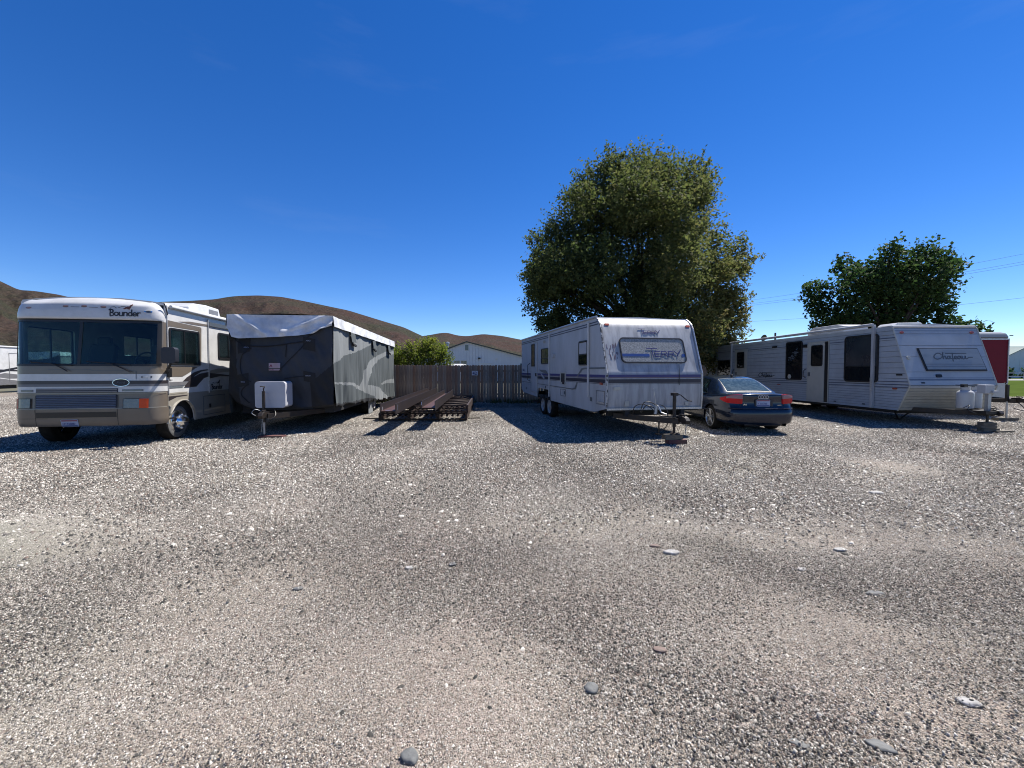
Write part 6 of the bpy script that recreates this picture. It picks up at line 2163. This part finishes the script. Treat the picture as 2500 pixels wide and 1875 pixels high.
def rv_door(u0, u1, z0, z1, wu0, wu1, wz0, wz1, gap=None):
    f = MB().slab(rect(u0, u1, z0, z1), FC, 0, .022, holes=[rect(u0 + .03, u1 - .03, z0 + .03, z1 - .03)]).build('door_frame', M['cream'], ct)
    ul = gap if gap else u0 + .03
    if gap:
        MB().slab(rect(u0 + .03, gap, z0 + .03, z1 - .03), FC, 0, .004).build('door_opening', M['black'], ct)
    d = MB().slab(rr(ul + .005, u1 - .035, z0 + .035, z1 - .035, .03), FC, .002, .024).build('door', M['cream'], ct, bevel=.004)
    window(d, lambda u, v, dd_: FC(u, v, dd_ + .02), wu0, wu1, wz0, wz1, .07, glass=M['window'], name='door_window')
    MB().slab(rr(u1 - .16, u1 - .07, 1.36, 1.50, .015), FC, .024, .045).build('lock', M['ink_grey'], d)
    MB().tube([(-.02, u1 + .10, 1.30), (-.09, u1 + .12, 1.36), (-.09, u1 + .12, 1.55), (-.02, u1 + .10, 1.62)], .014, 6).build('grab_handle', M['black'], ct)
    return d


rv_door(2.90, 3.93, .43, 2.61, 3.17, 3.72, 1.72, 2.48, gap=3.10)
rv_door(7.82, 8.82, .60, 2.58, 8.03, 8.64, 1.68, 2.45)
MB().box(-.08, -.012, 3.97, 4.12, 2.42, 2.54).build('porch_light', M['iron'], ct)
MB().box(-.07, -.012, 5.7, 5.95, 2.52, 2.58).build('door_catch', M['iron'], ct)
MB().slab(rr(.36, .50, 1.02, 1.07, .02), FC, 0, .02).build('marker_lamp', M['amber'], ct)
MB().slab(rr(.22, .40, 1.42, 1.47, .01), FC, 0, .01).build('badge', M['ink'], ct)
MB().slab(rr(5.45, 5.65, .98, 1.02, .01), FC, 0, .01).build('marker_lamp', M['amber'], ct)
for u_ in (1.42, 2.55):
    MB().slab(rr(u_, u_ + .10, .50, .54, .01), FC, 0, .01).build('water_inlet', M['ink_grey'], ct)
# awning
MB().tube([(-.11, 1.1, 2.945), (-.11, 5, 2.94), (-.11, 9.15, 2.93)], .048, 12).build('awning_roll', M['white_old'], ct, True)
for u_ in (1.13, 9.12):
    MB().box(-.10, -.014, u_ - .035, u_ + .035, .43, 2.93).build('awning_arm', M['white_old'], ct, bevel=.008)
MB().box(-.11, -.10, 1.10, 1.16, .95, 1.35).build('arm_bracket', M['alu'], ct)
ac = MB().prism([(3.35, 2.90), (3.40, 3.18), (3.7, 3.24), (4.9, 3.24), (5.15, 3.1), (5.2, 2.90)], .85, 1.75).build('air_conditioner', M['white_old'], ct, bevel=.04)
for q in range(5):
    MB().slab(rect(4.45, 5.05, 2.97 + .045 * q, 2.985 + .045 * q), lambda u, v, d: (.85 - d, u, v), 0, .004).build('louvre', M['grey_stripe'], ac)
MB().slab([(.45, 2.92), (.55, 3.0), (1.25, 3.02), (1.35, 2.93)], lambda u, v, d: (u, d, v), 1.0, 1.6).build('roof_vent', M['white'], ct, bevel=.02)
MB().tube([(1.0, 7.4, 2.9), (1.0, 7.4, 3.28)], .04, 8).build('vent_pipe', M['black'], ct)
MB().box(.4, W - .4, .8, LN - .3, .30, .42).box(.05, .15, .6, LN, .36, .43).build('chassis', M['dark'], ct)
for yy in (5.6, 6.5):
    wheel(ct, .06, yy, .33, .33, -1, M['steel_white'])
    wheel(ct, W - .06, yy, .33, .33, 1, M['steel_white'])
MB().tube([(.3, .75, .36), (.55, .9, .12)], .022, 6).tube([(.95, .9, .36), (.62, .9, .12)], .022, 6).box(.5, .68, .82, .98, .10, .13).build('stabiliser', M['iron'], ct)
a_frame(ct, 1.21, W, -1.05, .46, y0=.45)
for x_, ty_ in ((1.0, -.50), (1.37, -.36)):
    tk = MB().lathe([(.13, 0), (.168, .02), (.172, .10), (.172, .40), (.158, .45), (.11, .485), (.001, .49)], (x_, ty_, .55), 'z', 24).build('gas_tank', M['tank_white'], ct, True)
    MB().lathe([(.095, .0), (.095, .10), (.088, .10), (.088, 0)], (x_, ty_, 1.02), 'z', 16).build('collar', M['tank_white'], tk, True)
    MB().lathe([(.02, 0), (.02, .07), (.035, .07), (.035, .10), (.001, .10)], (x_, ty_, 1.04), 'z', 10).build('valve', M['black'], tk)
MB().tube([(.78, -.46, 1.18), (1.1, -.45, 1.17), (1.45, -.40, 1.19)], .012, 6).box(1.0, 1.1, -.47, -.37, 1.12, 1.2).build('gas_hose', M['black'], ct)
j = MB().box(1.06, 1.14, -.98, -.90, .50, .97)
j.build('tongue_jack', M['galv'], ct)
MB().box(.93, 1.17, -1.02, -.82, .98, 1.20).box(1.08, 1.24, -1.06, -.86, .99, 1.05).build('jack_motor', M['white_old'], ct, bevel=.01)
MB().box(.85, 1.3, -1.12, -.72, .46, .54).build('jack_plate', M['iron'], ct)
MB().tube([(1.1, -.94, .5), (1.1, -.94, .24)], .03, 10).build('jack_post', M['iron'], ct)
MB().tube(catmull([(.85, -.6, .58), (.78, -.8, .66), (.7, -.85, .56), (.8, -.95, .46)], 6), .008, 6).build('cable', M['black'], ct)
MB().tube(catmull([(1.2, -.8, .56), (1.3, -.9, .64), (1.38, -1.0, .52)], 6), .008, 6).build('cable', M['black'], ct)
m4 = Matrix.Translation((11.05, 11.5, 0)) @ Matrix.Rotation(R(.6), 4, 'Z')
for lab, (dx, dy), z0, z1, w_, l_, rot in (('lower dark timber crosswise under the ribbed trailer jack', (1.13, -.95), .0, .085, .46, .14, 4),
                                           ('thick dark timber in the middle under the ribbed trailer jack', (1.07, -.94), .088, .165, .38, .16, -4),
                                           ('topmost dark timber block under the ribbed trailer jack', (1.10, -.94), .168, .24, .36, .15, 2),
                                           ('thin pale plank sticking out beside the ribbed trailer jack', (1.45, -1.0), .0, .03, .55, .12, 8)):
    p = m4 @ Vector((dx, dy, 0))
    o = MB().box(-w_ / 2, w_ / 2, -l_ / 2, l_ / 2, z0, z1).build('wood_block', M['block_wood'], bevel=.006)
    o.location = (p.x, p.y, .006)
    o.rotation_euler = (0, 0, R(rot))
    tag(o, lab, 'wood block', 'wooden blocks under trailer jacks')

# ------------------------------------------------------------------ 7. red cargo trailer
rt = thing('cargo_trailer', 'dark red enclosed cargo trailer with a grey rounded roof front', 'trailer', (14.60, 14.0, 0), 0)
MB().box(0, 2.13, 0, 5.5, .66, 2.66).build('body', M['red_trailer'], rt, bevel=.03)
MB().prism([(-.012, 2.64), (-.012, 2.70), (.06, 2.82), (.22, 2.88), (5.5, 2.90), (5.5, 2.64)], -.012, 2.142).build('roof_cap', M['grey_cap'], rt, bevel=.05)
MB().box(-.016, 2.146, -.018, .02, 2.60, 2.645).build('roof_trim', M['alu'], rt)
MB().slab(rect(0, 2.13, .62, 1.14), fr_front(-.001), .001, .014).build('stone_guard', M['galv'], rt)
MB().box(2.11, 2.145, -.02, .03, 1.14, 2.62).build('corner_trim', M['alu'], rt)
MB().tube([(2.12, -.03, 2.74), (2.22, -.04, 2.74)], .015, 6).build('marker_lamp', M['black'], rt)
MB().box(.3, 1.8, .3, 5.2, .42, .62).build('chassis', M['dark'], rt)
a_frame(rt, 1.0, 2.1, -1.35, .62, y0=.2)
MB().box(.80, .865, -1.13, -1.065, .60, 1.12).tube([(.83, -1.1, 1.12), (.75, -1.12, 1.14), (.72, -1.12, 1.2)], .012, 6).build('tongue_jack', M['iron'], rt)
MB().tube([(.83, -1.1, .6), (.83, -1.1, .10)], .024, 8).build('jack_post', M['galv'], rt)
MB().tube(catmull([(1.05, -1.2, .58), (1.18, -1.25, .42), (1.08, -1.3, .34), (.92, -1.2, .40)], 6), .012, 6).build('cable', M['black'], rt)
for yy in (2.6, 3.45):
    wheel(rt, 2.14, yy, .33, .33, 1, M['steel_white'])
    wheel(rt, -.01, yy, .33, .33, -1, M['steel_white'])
o = MB().box(-.32, .32, -.1, .1, 0, .09).build('wood_block', M['block_wood'], bevel=.006)
o.location = (15.40, 12.9, .006)
tag(o, 'brown timber under the jack of the red cargo trailer', 'wood block', 'wooden blocks under trailer jacks')

# lettering becomes plain meshes
bpy.context.view_layer.update()
dg = bpy.context.evaluated_depsgraph_get()
for o in [q for q in scene.objects if q.type == 'FONT']:
    me = bpy.data.meshes.new_from_object(o.evaluated_get(dg))
    n = bpy.data.objects.new('lettering', me)
    COL.objects.link(n)
    n.parent = o.parent
    n.matrix_local = o.matrix_local.copy()
    bpy.data.objects.remove(o)
